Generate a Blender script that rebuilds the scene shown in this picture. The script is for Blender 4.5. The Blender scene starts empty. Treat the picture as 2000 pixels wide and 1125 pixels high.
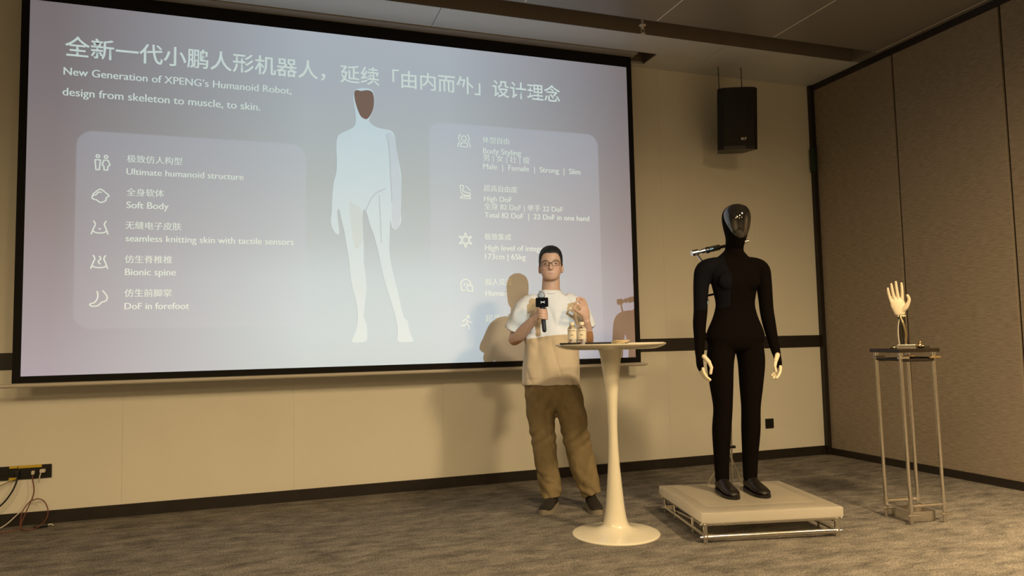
import bpy, bmesh, math, random
from mathutils import Vector, Matrix, noise, geometry

random.seed(7)
scene = bpy.context.scene
COL = scene.collection
PI = math.pi

# ------------------------------------------------------------------ camera
CAM_YAW, CAM_PITCH, CAM_ROLL, FPX = 0.33544516, 0.07034964, -0.02116907, 1429.67
cam_d = bpy.data.cameras.new('camera')
cam = bpy.data.objects.new('camera', cam_d)
COL.objects.link(cam)
cam_d.sensor_width = 36.0
cam_d.sensor_fit = 'HORIZONTAL'
cam_d.lens = 36.0 * FPX / 2000.0
cam_d.clip_start = 0.05
cy_, sy_ = math.cos(CAM_YAW), math.sin(CAM_YAW)
cp_, sp_ = math.cos(CAM_PITCH), math.sin(CAM_PITCH)
fw = Vector((sy_ * cp_, cy_ * cp_, sp_))
rt0 = Vector((cy_, -sy_, 0))
up0 = rt0.cross(fw)
cr_, sr_ = math.cos(CAM_ROLL), math.sin(CAM_ROLL)
rt = rt0 * cr_ + up0 * sr_
up = up0 * cr_ - rt0 * sr_
cam.matrix_world = Matrix(((rt.x, up.x, -fw.x, 0), (rt.y, up.y, -fw.y, 0), (rt.z, up.z, -fw.z, 1.12), (0, 0, 0, 1)))
scene.camera = cam

# ------------------------------------------------------------------ world, view, lights
w = bpy.data.worlds.new('world')
scene.world = w
w.use_nodes = True
w.node_tree.nodes['Background'].inputs[0].default_value = (1.0, 0.8, 0.6, 1)
w.node_tree.nodes['Background'].inputs[1].default_value = 0.0
vs = scene.view_settings
vs.view_transform = 'Standard'
vs.look = 'None'
vs.gamma = 1.0
vs.use_curve_mapping = False
vs.exposure = 0.0
scene.cycles.max_bounces = 6
scene.cycles.diffuse_bounces = 3
scene.cycles.transparent_max_bounces = 16
scene.cycles.caustics_reflective = False
scene.cycles.caustics_refractive = False

# room dimensions (metres): screen wall, right wall, ceiling
YW, XR, H = 5.556, 5.022, 3.485
XL, YB = -5.0, -8.0
YS = 5.35                                    # plane of the projection screen
SX0, SX1, SZ0, SZ1 = -1.396, 2.925, 0.955, 3.385
PROJ = Vector((1.40, -6.0, 3.38))            # projector lens

AMBER = (1.0, 0.71, 0.37)


def downlight(x, y, power, cone=120, blend=0.8, radius=0.05, z=None, aim=None):
    d = bpy.data.lights.new('downlight', 'SPOT')
    d.energy = power
    d.color = AMBER
    d.spot_size = math.radians(cone)
    d.spot_blend = blend
    d.shadow_soft_size = radius
    o = bpy.data.objects.new('downlight', d)
    COL.objects.link(o)
    o.location = (x, y, (z or H) - 0.03)
    if aim:
        o.rotation_euler = (Vector(aim) - o.location).to_track_quat('-Z', 'Y').to_euler()
    return o


downlight(3.0, 1.0, 1094, cone=178, blend=0.88, radius=0.24)
downlight(1.3, -0.1, 662, cone=178, blend=0.88, radius=0.20)
downlight(-0.7, 0.3, 560, cone=178, blend=0.88, radius=0.45)
downlight(-2.7, 0.2, 662, cone=178, blend=0.88, radius=0.45)
downlight(4.45, 1.9, 806, cone=76, blend=0.95, radius=0.10)
downlight(-0.6, -3.0, 662, cone=178, blend=0.88, radius=0.30)
downlight(2.4, -2.8, 518, cone=178, blend=0.88, radius=0.30)

pl = bpy.data.lights.new('projector_lamp', 'SPOT')
pl.energy = 3350
pl.color = (0.585, 0.86, 1.03)
pl.spot_size = math.radians(34)
pl.spot_blend = 0.0
pl.shadow_soft_size = 0.0
plo = bpy.data.objects.new('projector_lamp', pl)
COL.objects.link(plo)
plo.location = PROJ
plo.rotation_euler = (Vector(((SX0 + SX1) / 2, YS, (SZ0 + SZ1) / 2)) - PROJ).to_track_quat('-Z', 'Y').to_euler()


# ------------------------------------------------------------------ materials
def lin(c):
    return tuple(((v / 255) / 12.92 if v / 255 <= 0.04045 else (((v / 255) + 0.055) / 1.055) ** 2.4) for v in c)


def mat(name, base, rough=0.6, metal=0.0, spec=0.5, trans=0.0, coat=0.0, var=0.0, scale=20.0, bump=0.0, bscale=60.0,
        stretch=(1, 1, 1), attr=None, sheen=0.0, ior=1.45):
    """Principled material whose colour varies with a noise and whose relief comes from a second noise."""
    m = bpy.data.materials.new(name)
    m.use_nodes = True
    nt = m.node_tree
    b = nt.nodes['Principled BSDF']
    b.inputs['Roughness'].default_value = rough
    b.inputs['Metallic'].default_value = metal
    b.inputs['Specular IOR Level'].default_value = spec
    b.inputs['Transmission Weight'].default_value = trans
    b.inputs['Coat Weight'].default_value = coat
    b.inputs['Sheen Weight'].default_value = sheen
    b.inputs['IOR'].default_value = ior
    tc = nt.nodes.new('ShaderNodeTexCoord')
    mp = nt.nodes.new('ShaderNodeMapping')
    mp.inputs['Scale'].default_value = stretch
    nt.links.new(tc.outputs['Object'], mp.inputs['Vector'])
    nz = nt.nodes.new('ShaderNodeTexNoise')
    nz.inputs['Scale'].default_value = scale
    nz.inputs['Detail'].default_value = 4
    nt.links.new(mp.outputs[0], nz.inputs['Vector'])
    mx = nt.nodes.new('ShaderNodeMix')
    mx.data_type = 'RGBA'
    mx.blend_type = 'MULTIPLY'
    mx.inputs[0].default_value = 1.0
    if attr:
        a = nt.nodes.new('ShaderNodeAttribute')
        a.attribute_name = attr
        nt.links.new(a.outputs['Color'], mx.inputs[6])
    else:
        mx.inputs[6].default_value = (*base, 1)
    rp = nt.nodes.new('ShaderNodeValToRGB')
    rp.color_ramp.elements[0].position = 0.3
    rp.color_ramp.elements[1].position = 0.7
    lo = 1.0 - var
    rp.color_ramp.elements[0].color = (lo, lo, lo, 1)
    rp.color_ramp.elements[1].color = (1, 1, 1, 1)
    nt.links.new(nz.outputs['Fac'], rp.inputs[0])
    nt.links.new(rp.outputs[0], mx.inputs[7])
    nt.links.new(mx.outputs[2], b.inputs['Base Color'])
    if bump > 0:
        n2 = nt.nodes.new('ShaderNodeTexNoise')
        n2.inputs['Scale'].default_value = bscale
        n2.inputs['Detail'].default_value = 3
        nt.links.new(mp.outputs[0], n2.inputs['Vector'])
        bp = nt.nodes.new('ShaderNodeBump')
        bp.inputs['Strength'].default_value = bump
        bp.inputs['Distance'].default_value = 0.01
        nt.links.new(n2.outputs['Fac'], bp.inputs['Height'])
        nt.links.new(bp.outputs[0], b.inputs['Normal'])
    return m


def carpet_material():
    m = bpy.data.materials.new('carpet')
    m.use_nodes = True
    nt = m.node_tree
    L = nt.links.new
    b = nt.nodes['Principled BSDF']
    b.inputs['Roughness'].default_value = 0.95
    b.inputs['Specular IOR Level'].default_value = 0.1
    tc = nt.nodes.new('ShaderNodeTexCoord')
    mp = nt.nodes.new('ShaderNodeMapping')
    mp.inputs['Scale'].default_value = (1.0, 2.3, 1.0)
    L(tc.outputs['Object'], mp.inputs['Vector'])
    n1 = nt.nodes.new('ShaderNodeTexNoise')
    n1.inputs['Scale'].default_value = 4.6
    n1.inputs['Detail'].default_value = 10
    n1.inputs['Roughness'].default_value = 0.76
    n1.inputs['Distortion'].default_value = 0.2
    L(mp.outputs[0], n1.inputs['Vector'])
    r1 = nt.nodes.new('ShaderNodeValToRGB')
    e = r1.color_ramp.elements
    e[0].position, e[0].color = 0.36, (0.088, 0.084, 0.079, 1)
    e[1].position, e[1].color = 0.66, (0.27, 0.248, 0.222, 1)
    L(n1.outputs['Fac'], r1.inputs[0])
    n2 = nt.nodes.new('ShaderNodeTexNoise')
    n2.inputs['Scale'].default_value = 120
    n2.inputs['Detail'].default_value = 2
    L(tc.outputs['Object'], n2.inputs['Vector'])
    r2 = nt.nodes.new('ShaderNodeValToRGB')
    r2.color_ramp.elements[0].position, r2.color_ramp.elements[0].color = 0.3, (0.45, 0.45, 0.45, 1)
    r2.color_ramp.elements[1].position, r2.color_ramp.elements[1].color = 0.7, (1.4, 1.4, 1.4, 1)
    L(n2.outputs['Fac'], r2.inputs[0])
    mx = nt.nodes.new('ShaderNodeMix')
    mx.data_type, mx.blend_type = 'RGBA', 'MULTIPLY'
    mx.inputs[0].default_value = 1
    L(r1.outputs[0], mx.inputs[6])
    L(r2.outputs[0], mx.inputs[7])
    L(mx.outputs[2], b.inputs['Base Color'])
    bp = nt.nodes.new('ShaderNodeBump')
    bp.inputs['Strength'].default_value = 0.6
    bp.inputs['Distance'].default_value = 0.004
    L(n2.outputs['Fac'], bp.inputs['Height'])
    L(bp.outputs[0], b.inputs['Normal'])
    return m


M = {
    'wall': mat('wall_paint', (0.74, 0.72, 0.64), 0.55, var=0.05, scale=2.2, bump=0.03, bscale=40),
    'ceiling': mat('ceiling_paint', (0.21, 0.20, 0.19), 0.33, spec=1.0, var=0.05, scale=3),
    'ceiling_spill': mat('ceiling_spill_paint', (0.57, 0.60, 0.63), 0.35, spec=0.8, var=0.03, scale=3),  # paler strip paint, lightened and cooled to carry the screen's spill light
    'ceiling_seam': mat('ceiling_seam', (0.90, 0.86, 0.80), 0.6, var=0.05),
    'channel': mat('channel_paint', (0.16, 0.135, 0.115), 0.7, var=0.1, scale=6),
    'dark_trim': mat('dark_trim', (0.022, 0.017, 0.014), 0.45, var=0.3, scale=12),
    'fabric': mat('wall_fabric', (0.335, 0.285, 0.23), 0.95, spec=0.1, var=0.32, scale=46, stretch=(1, 0.35, 3.2), bump=0.35, bscale=140),
    'carpet': carpet_material(),
    'screen': mat('screen_matte', (0.82, 0.82, 0.82), 0.9, spec=0.1, var=0.01),
    'screen_black': mat('screen_border', (0.008, 0.008, 0.008), 0.7, spec=0.2, var=0.2),
    'case': mat('screen_case_paint', (0.30, 0.28, 0.25), 0.5, var=0.04),
    'flag_black': mat('flag_black', (0.004, 0.004, 0.004), 0.9, spec=0.1, var=0.2),
    'cream': mat('cream_metal', (0.50, 0.47, 0.41), 0.4, var=0.04),
    'black_plastic': mat('black_plastic', (0.012, 0.011, 0.010), 0.4, var=0.3, scale=30),
    'grille': mat('speaker_grille', (0.010, 0.009, 0.008), 0.6, var=0.5, scale=400, bump=0.4, bscale=500),
    'white_gloss': mat('white_lacquer', (0.66, 0.63, 0.53), 0.22, var=0.02, coat=0.4),
    'chrome': mat('chrome', (0.74, 0.71, 0.66), 0.20, metal=1.0, var=0.1, scale=30),
    'brass': mat('brass', (0.75, 0.62, 0.36), 0.22, metal=1.0, var=0.15, scale=50),
    'dark_metal': mat('dark_metal', (0.10, 0.09, 0.08), 0.3, metal=1.0, var=0.2, scale=40),
    'acrylic': mat('frosted_slab', (0.58, 0.545, 0.48), 0.28, var=0.10, scale=2.0, stretch=(1, 2.2, 1), coat=0.25),
    'suit': mat('black_knit', (0.0042, 0.0030, 0.0026), 0.9, spec=0.08, var=0.25, scale=180, bump=0.15, bscale=300),
    'visor': mat('visor', (0.012, 0.011, 0.011), 0.05, spec=0.9, coat=1.0, var=0.2, scale=4),
    'black_leather': mat('black_leather', (0.010, 0.008, 0.007), 0.38, var=0.3, scale=60, bump=0.1, bscale=200),
    'ivory': mat('ivory_plastic', (0.80, 0.72, 0.56), 0.45, var=0.05, scale=40),
    'tee': mat('white_cotton', (0.63, 0.58, 0.51), 0.9, spec=0.15, var=0.04, scale=30, bump=0.12, bscale=160),
    'khaki': mat('khaki_twill', (0.235, 0.185, 0.105), 0.9, spec=0.15, var=0.16, scale=26, bump=0.15, bscale=220),
    'skin': mat('skin', (0.5, 0.3, 0.2), 0.5, spec=0.4, var=0.08, scale=60, attr='tint'),
    'hair': mat('black_hair', (0.010, 0.008, 0.007), 0.55, spec=0.35, var=0.5, scale=90, stretch=(2, 2, 0.5), bump=0.5, bscale=150),
    'eye': mat('eye', (0.03, 0.02, 0.016), 0.2, var=0.2),
    'shoe': mat('dark_mesh_shoe', (0.020, 0.017, 0.014), 0.7, var=0.4, scale=120, bump=0.3, bscale=300),
    'sole': mat('pale_rubber', (0.27, 0.24, 0.19), 0.6, var=0.1, scale=60),
    'logo_white': mat('white_print', (0.85, 0.85, 0.85), 0.5, var=0.02),
    'mic_steel': mat('mic_mesh', (0.50, 0.54, 0.56), 0.35, metal=0.8, var=0.3, scale=300, bump=0.5, bscale=500),
    'clear': mat('clear_plastic', (0.95, 0.96, 0.95), 0.04, trans=1.0, var=0.01, ior=1.2),
    'label': mat('bottle_label', (0.78, 0.76, 0.70), 0.5, var=0.04),
    'print_dark': mat('dark_print', (0.05, 0.045, 0.04), 0.5, var=0.1),
    'paper': mat('paper', (0.75, 0.64, 0.42), 0.7, var=0.1, scale=40),
    'screen_glass': mat('phone_glass', (0.010, 0.010, 0.012), 0.08, coat=1.0, var=0.1),
    'yellow': mat('yellow_tape', (0.60, 0.43, 0.03), 0.6, var=0.15, scale=60),
    'cable_black': mat('cable_black', (0.012, 0.010, 0.010), 0.5, var=0.2),
    'cable_red': mat('cable_red', (0.16, 0.045, 0.03), 0.5, var=0.2),
    'cable_white': mat('cable_white', (0.62, 0.58, 0.52), 0.5, var=0.05),
    'cable_olive': mat('cable_olive', (0.25, 0.20, 0.06), 0.5, var=0.1),
    'green_box': mat('dark_green', (0.012, 0.03, 0.016), 0.5, var=0.2),
}



def translucent_mix(m, color, fac):
    nt = m.node_tree
    b = nt.nodes['Principled BSDF']
    o = nt.nodes['Material Output']
    t = nt.nodes.new('ShaderNodeBsdfTranslucent')
    t.inputs[0].default_value = (*color, 1)
    mx = nt.nodes.new('ShaderNodeMixShader')
    mx.inputs[0].default_value = fac
    nt.links.new(b.outputs[0], mx.inputs[1])
    nt.links.new(t.outputs[0], mx.inputs[2])
    nt.links.new(mx.outputs[0], o.inputs[0])


translucent_mix(M['acrylic'], (0.95, 0.93, 0.89), 0.6)

# ------------------------------------------------------------------ mesh builder
def catmull(rows, k):
    """Catmull-Rom through rows of numbers, k steps per span."""
    if k <= 1 or len(rows) < 3:
        return [tuple(r) for r in rows]
    out = []
    n = len(rows)
    for i in range(n - 1):
        p0 = rows[max(i - 1, 0)]
        p1 = rows[i]
        p2 = rows[i + 1]
        p3 = rows[min(i + 2, n - 1)]
        for s in range(k):
            t = s / k
            out.append(tuple(0.5 * (2 * b + (c - a) * t + (2 * a - 5 * b + 4 * c - d) * t * t + (3 * b - a - 3 * c + d) * t ** 3)
                             for a, b, c, d in zip(p0, p1, p2, p3)))
    out.append(tuple(rows[-1]))
    return out


class B:
    def __init__(self):
        self.v, self.f = [], []

    def add(self, vs_, fs_):
        o = len(self.v)
        self.v += [Vector(p) for p in vs_]
        self.f += [tuple(i + o for i in q) for q in fs_]
        return self

    def box(self, c, s, rz=0.0, bevel=0.0, rot=None):
        R = rot if rot is not None else Matrix.Rotation(rz, 3, 'Z')
        hx, hy, hz = s[0] / 2, s[1] / 2, s[2] / 2
        c = Vector(c)
        if bevel <= 0:
            P = [(x, y, z) for z in (-hz, hz) for y in (-hy, hy) for x in (-hx, hx)]
            F = [(0, 2, 3, 1), (4, 5, 7, 6), (0, 1, 5, 4), (2, 6, 7, 3), (0, 4, 6, 2), (1, 3, 7, 5)]
            return self.add([c + R @ Vector(p) for p in P], F)
        bm = bmesh.new()
        bmesh.ops.create_cube(bm, size=1)
        for v in bm.verts:
            v.co = Vector((v.co.x * s[0], v.co.y * s[1], v.co.z * s[2]))
        bmesh.ops.bevel(bm, geom=bm.edges[:], offset=bevel, segments=2, affect='EDGES', profile=0.5)
        bm.verts.index_update()
        P = [c + R @ v.co for v in bm.verts]
        F = [tuple(v.index for v in f.verts) for f in bm.faces]
        bm.free()
        return self.add(P, F)

    def limb(self, pts, k=4, n=14, flat=None, caps=True):
        """tube with varying radius; pts rows (x,y,z,r[,r2]); flat = axis along which r2 is measured"""
        rows = [tuple(p) if len(p) == 5 else (*p, p[3]) for p in pts]
        rows = catmull(rows, k)
        P = [Vector(r[:3]) for r in rows]
        m = len(P)
        T = []
        for i in range(m):
            t = P[min(i + 1, m - 1)] - P[max(i - 1, 0)]
            T.append(t.normalized() if t.length > 1e-9 else Vector((0, 0, 1)))
        ref = Vector(flat) if flat else (Vector((1, 0, 0)) if abs(T[0].x) < 0.8 else Vector((0, 1, 0)))
        rings = []
        u = None
        for i in range(m):
            base = ref if (flat or u is None) else u
            u = (base - T[i] * base.dot(T[i]))
            if u.length < 1e-6:
                u = T[i].orthogonal()
            u.normalize()
            vv = T[i].cross(u)
            rings.append((P[i], u.copy(), vv, rows[i][3], rows[i][4]))
        full = []
        if caps:
            p, a, b, r, r2 = rings[0]
            for ang in (75, 50, 25):
                s, c = math.sin(math.radians(ang)), math.cos(math.radians(ang))
                full.append((p - T[0] * min(r, r2) * s, a, b, r * c, r2 * c))
        full += rings
        if caps:
            p, a, b, r, r2 = rings[-1]
            for ang in (25, 50, 75):
                s, c = math.sin(math.radians(ang)), math.cos(math.radians(ang))
                full.append((p + T[-1] * min(r, r2) * s, a, b, r * c, r2 * c))
        V, F = [], []
        for (p, a, b, r, r2) in full:
            for j in range(n):
                th = 2 * PI * j / n
                V.append(p + b * (r * math.cos(th)) + a * (r2 * math.sin(th)))
        q = len(full)
        for i in range(q - 1):
            for j in range(n):
                F.append((i * n + j, i * n + (j + 1) % n, (i + 1) * n + (j + 1) % n, (i + 1) * n + j))
        F.append(tuple(range(n - 1, -1, -1)))
        F.append(tuple((q - 1) * n + j for j in range(n)))
        return self.add(V, F)

    def tube(self, pts, r, k=4, n=8):
        return self.limb([(*p, r) for p in pts], k=k, n=n)

    def rod(self, a, b, r, n=10):
        a, b = Vector(a), Vector(b)
        t = (b - a).normalized()
        u = t.orthogonal().normalized()
        w_ = t.cross(u)
        V = []
        for p in (a, b):
            for j in range(n):
                th = 2 * PI * j / n
                V.append(p + u * (r * math.cos(th)) + w_ * (r * math.sin(th)))
        F = [(j, (j + 1) % n, n + (j + 1) % n, n + j) for j in range(n)]
        F += [tuple(range(n - 1, -1, -1)), tuple(range(n, 2 * n))]
        return self.add(V, F)

    def loft(self, rings, k=4, n=32):
        """horizontal rings (z, cx, cy, rx, ry[, p])"""
        rows = catmull([r if len(r) == 6 else (*r, 2.0) for r in rings], k)
        V, F = [], []
        for (z, cx, cy, rx, ry, p) in rows:
            for j in range(n):
                th = 2 * PI * j / n
                c, s = math.cos(th), math.sin(th)
                V.append((cx + rx * math.copysign(abs(c) ** (2 / p), c), cy + ry * math.copysign(abs(s) ** (2 / p), s), z))
        q = len(rows)
        for i in range(q - 1):
            for j in range(n):
                F.append((i * n + j, i * n + (j + 1) % n, (i + 1) * n + (j + 1) % n, (i + 1) * n + j))
        F.append(tuple(range(n - 1, -1, -1)))
        F.append(tuple((q - 1) * n + j for j in range(n)))
        return self.add(V, F)

    def ball(self, c, r, rot=None, n=14, m=10):
        c = Vector(c)
        r = r if hasattr(r, '__len__') else (r, r, r)
        V, F = [], []
        for i in range(m + 1):
            ph = PI * i / m
            for j in range(n):
                th = 2 * PI * j / n
                p = Vector((r[0] * math.sin(ph) * math.cos(th), r[1] * math.sin(ph) * math.sin(th), -r[2] * math.cos(ph)))
                V.append(c + (rot @ p if rot else p))
        for i in range(m):
            for j in range(n):
                F.append((i * n + j, i * n + (j + 1) % n, (i + 1) * n + (j + 1) % n, (i + 1) * n + j))
        return self.add(V, F)

    def lathe(self, prof, c=(0, 0, 0), n=48):
        V, F = [], []
        for (r, z) in prof:
            for j in range(n):
                th = 2 * PI * j / n
                V.append((c[0] + r * math.cos(th), c[1] + r * math.sin(th), c[2] + z))
        q = len(prof)
        for i in range(q - 1):
            for j in range(n):
                F.append((i * n + j, i * n + (j + 1) % n, (i + 1) * n + (j + 1) % n, (i + 1) * n + j))
        F.append(tuple(range(n - 1, -1, -1)))
        F.append(tuple((q - 1) * n + j for j in range(n)))
        return self.add(V, F)

    def prism(self, poly, d, M4):
        """polygon (x,y) extruded by d along local z, placed by matrix M4"""
        n = len(poly)
        V = [M4 @ Vector((x, y, 0)) for x, y in poly] + [M4 @ Vector((x, y, d)) for x, y in poly]
        F = [tuple(range(n - 1, -1, -1)), tuple(range(n, 2 * n))]
        F += [(i, (i + 1) % n, n + (i + 1) % n, n + i) for i in range(n)]
        return self.add(V, F)

    def mesh(self, name):
        me = bpy.data.meshes.new(name)
        me.from_pydata([tuple(v) for v in self.v], [], self.f)
        me.update()
        return me

    def build(self, name, m, parent=None, smooth=False, sharp=None, fix=True):
        me = self.mesh(name)
        if fix:
            bm = bmesh.new()
            bm.from_mesh(me)
            bmesh.ops.recalc_face_normals(bm, faces=bm.faces[:])
            bm.to_mesh(me)
            bm.free()
        return link(name, me, m, parent, smooth, sharp)


def link(name, me, m, parent=None, smooth=False, sharp=None):
    me.materials.clear()
    me.materials.append(m)
    if smooth:
        me.polygons.foreach_set('use_smooth', [True] * len(me.polygons))
        if sharp:
            try:
                me.set_sharp_from_angle(angle=math.radians(sharp))
            except Exception:
                pass
    o = bpy.data.objects.new(name, me)
    COL.objects.link(o)
    if parent:
        o.parent = parent
    return o


def organic(b, voxel, iters=4, factor=0.5, displace=None):
    """fuse the builder's overlapping closed pieces into one smooth surface"""
    me = b.mesh('tmp')
    o = bpy.data.objects.new('tmp', me)
    COL.objects.link(o)
    r = o.modifiers.new('r', 'REMESH')
    r.mode = 'VOXEL'
    r.voxel_size = voxel
    r.adaptivity = 0
    if iters:
        s = o.modifiers.new('s', 'SMOOTH')
        s.factor = factor
        s.iterations = iters
    dg = bpy.context.evaluated_depsgraph_get()
    dg.update()
    out = bpy.data.meshes.new_from_object(o.evaluated_get(dg), depsgraph=dg)
    bpy.data.objects.remove(o)
    bpy.data.meshes.remove(me)
    if displace:
        ns = [v.normal.copy() for v in out.vertices]
        for v, nn in zip(out.vertices, ns):
            v.co = displace(v.co, nn)
        out.update()
    return out


def thing(name, label, cat, loc=(0, 0, 0), rz=0.0, group=None):
    o = bpy.data.objects.new(name, None)
    o.empty_display_size = 0.1
    COL.objects.link(o)
    o.location = loc
    o.rotation_euler = (0, 0, rz)
    tag(o, label, cat, group)
    return o


def tag(o, label, cat, group=None):
    o['label'] = label
    o['category'] = cat
    if group:
        o['group'] = group
    return o


def struct(o):
    o['kind'] = 'structure'
    return o


def fbm(p, sx, sy, sz, seed=0.0):
    return noise.noise(Vector((p.x * sx + seed, p.y * sy + seed * 1.7, p.z * sz + seed * 0.6)))


# ------------------------------------------------------------------ room shell
floor = struct(B().box(((XL + XR) / 2, (YB + YW) / 2, -0.05), (XR - XL + 0.4, YW - YB + 0.4, 0.1)).build('floor', M['carpet']))

BAND0, BAND1 = 0.992, 1.102
wall_back = struct(B().box(((XL + XR) / 2, YW + 0.06, H / 2 + 0.1), (XR - XL + 0.2, 0.1, H + 0.4)).build('wall_back', M['channel']))
seams = [XL, -3.95, -2.90, -1.90, -0.853, 0.250, 1.352, 2.350, 3.344, 4.30, XR]
for i in range(len(seams) - 1):
    a, b_ = seams[i], seams[i + 1]
    for (z0, z1) in ((0.0, BAND0), (BAND1, H)):
        B().box(((a + b_) / 2, YW + 0.006, (z0 + z1) / 2), (b_ - a - 0.0006, 0.012, z1 - z0), bevel=0.0003).build('wall_panel', M['wall'], wall_back)
struct(B().box(((XL + XR) / 2, YW + 0.004, (BAND0 + BAND1) / 2), (XR - XL, 0.02, BAND1 - BAND0 - 0.002)).build('trim_1', M['dark_trim']))
struct(B().box(((XL + XR) / 2, YW - 0.006, 0.04), (XR - XL, 0.014, 0.08)).build('baseboard_back', M['dark_trim']))

wall_right = struct(B().box((XR + 0.07, (YB + YW) / 2, H / 2 + 0.1), (0.1, YW - YB + 0.2, H + 0.4)).build('wall_right', M['dark_trim']))
ys_ = [5.545, 4.602, 3.66, 2.72, 1.78, 0.84, -0.1, -1.04, -1.98, -2.92, -3.86, -4.8, -5.74, -6.68, -7.9]
for i in range(len(ys_) - 1):
    a, b_ = ys_[i], ys_[i + 1]
    B().box((XR + 0.011, (a + b_) / 2, (0.05 + H - 0.035) / 2), (0.026, a - b_ - 0.020, H - 0.085), bevel=0.003).build('wall_panel', M['fabric'], wall_right)
struct(B().box((XR - 0.008, (YB + YW) / 2, 0.03), (0.016, YW - YB, 0.06)).build('baseboard_right', M['dark_trim']))
struct(B().box((XR - 0.012, (YB + YW) / 2, H - 0.025), (0.024, YW - YB, 0.05)).build('trim_2', M['dark_trim']))
struct(B().box((XR - 0.022, YW - 0.022, H / 2), (0.044, 0.044, H)).build('trim_3', M['dark_trim']))
struct(B().box((XL - 0.05, (YB + YW) / 2, H / 2), (0.1, YW - YB, H)).build('wall_left', M['wall']))
struct(B().box(((XL + XR) / 2, YB - 0.05, H / 2), (XR - XL, 0.1, H)).build('wall_rear', M['wall']))

# ceiling: panels hung under a slab, a dark recessed channel and the slot the screen drops from
CH0, CH1, SL0, SL1 = 4.690, 4.915, 5.250, 5.490
SLX0, SLX1 = -1.75, 3.165
ceiling = struct(B().box(((XL + XR) / 2, (YB + YW) / 2, H + 0.30), (XR - XL + 0.2, YW - YB + 0.2, 0.1)).build('ceiling', M['channel']))


def cpanel(x0, x1, y0, y1, g=0.004, m='ceiling'):
    B().box(((x0 + x1) / 2, (y0 + y1) / 2, H + 0.012), (x1 - x0 - g, y1 - y0 - g, 0.024), bevel=0.001).build('ceiling_panel', M[m], ceiling)


xs = [XL, -3.57, -1.17, 1.230, 3.63, XR]
for a, b_ in zip(xs[:-1], xs[1:]):
    cpanel(a, b_, CH1, SL0, m='ceiling_spill')
for a, b_ in ((XL, SLX0), (SLX1, XR)):
    cpanel(a, b_, SL0, YW, 0.0, 'ceiling_spill')
cpanel(SLX0, SLX1, SL1, YW, 0.0, 'ceiling_spill')
xs = [XL] + [2.830 + 1.06 * k for k in range(-7, 3)] + [XR]
xs = [x for x in xs if XL <= x <= XR]
ysb = [CH0, 1.5, -1.7, -4.9, YB]
for j in range(len(ysb) - 1):
    for a, b_ in zip(xs[:-1], xs[1:]):
        cpanel(a, b_, ysb[j + 1], ysb[j], 0.010)
B().box(((XL + XR) / 2, (YB + CH0) / 2, H + 0.008), (XR - XL, CH0 - YB, 0.012)).build('seam_backing', M['ceiling_seam'], ceiling)
# channel walls and lid
cb = B()
cb.box(((XL + 4.905) / 2, CH0 - 0.004, H + 0.085), (4.905 - XL, 0.008, 0.17))
cb.box(((XL + 4.905) / 2, CH1 + 0.004, H + 0.085), (4.905 - XL, 0.008, 0.17))
cb.box(((XL + 4.905) / 2, (CH0 + CH1) / 2, H + 0.165), (4.905 - XL, CH1 - CH0, 0.01))
cb.box((4.905, (CH0 + CH1) / 2, H + 0.085), (0.01, CH1 - CH0, 0.17))
cb.build('channel', M['channel'], ceiling)
cpanel(4.91, XR, CH0, CH1, 0.0)
sb = B()
sb.box(((SLX0 + SLX1) / 2, SL0 - 0.003, H + 0.11), (SLX1 - SLX0, 0.006, 0.21))
sb.box(((SLX0 + SLX1) / 2, SL1 + 0.003, H + 0.11), (SLX1 - SLX0, 0.006, 0.21))
sb.box((SLX1 + 0.003, (SL0 + SL1) / 2, H + 0.11), (0.006, SL1 - SL0, 0.21))
sb.box((SLX0 - 0.003, (SL0 + SL1) / 2, H + 0.11), (0.006, SL1 - SL0, 0.21))
sb.build('screen_slot', M['channel'], ceiling)
B().box((3.31, CH0 + 0.012, H + 0.05), (0.20, 0.018, 0.07)).build('vent_slot', M['black_plastic'], ceiling)

sp = thing('fire_sprinkler', 'small pendent metal fire sprinkler in the dark ceiling channel', 'sprinkler', (2.756, 4.766, H))
B().rod((0, 0, 0.16), (0, 0, -0.005), 0.010).build('pipe', M['cream'], sp)
B().lathe([(0.010, 0.0), (0.026, -0.002), (0.026, -0.008), (0.012, -0.012), (0.010, -0.03), (0.006, -0.034)], n=20).build('collar', M['cream'], sp, True, 40)
B().tube([(-0.009, 0, -0.03), (-0.013, 0, -0.05), (-0.003, 0, -0.068)], 0.003).tube([(0.009, 0, -0.03), (0.013, 0, -0.05), (0.003, 0, -0.068)], 0.003).build('yoke', M['cream'], sp, True)
B().lathe([(0.002, -0.066), (0.018, -0.068), (0.018, -0.071), (0.002, -0.074)], n=20).build('deflector', M['cream'], sp, True, 40)

# ------------------------------------------------------------------ projection screen
scr = thing('projection_screen', 'large white projection screen with black border showing a robot slide', 'screen', ((SX0 + SX1) / 2, YS, SZ0))
SW, SH = SX1 - SX0, SZ1 - SZ0
surf = B().box((0, 0.003, SH / 2), (SW + 0.002, 0.003, SH + 0.002)).build('screen_surface', M['screen'], scr)
bb = B()
bw = 0.047
bb.box((-SW / 2 - bw / 2, 0.003, SH / 2 + 0.0265), (bw, 0.0036, SH + 0.139))
bb.box((SW / 2 + bw / 2, 0.003, SH / 2 + 0.0265), (bw, 0.0036, SH + 0.139))
bb.box((0, 0.003, -0.0215), (SW + 0.001, 0.0036, 0.043))
bb.box((0, 0.003, SH + 0.048), (SW + 0.001, 0.0036, 0.096))
bb.build('black_border', M['screen_black'], scr)
B().rod((-SW / 2 - 0.115, 0.003, -0.058), (SW / 2 + 0.085, 0.003, -0.058), 0.0135, 14).build('weight_bar', M['cream'], scr, True, 40)
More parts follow.
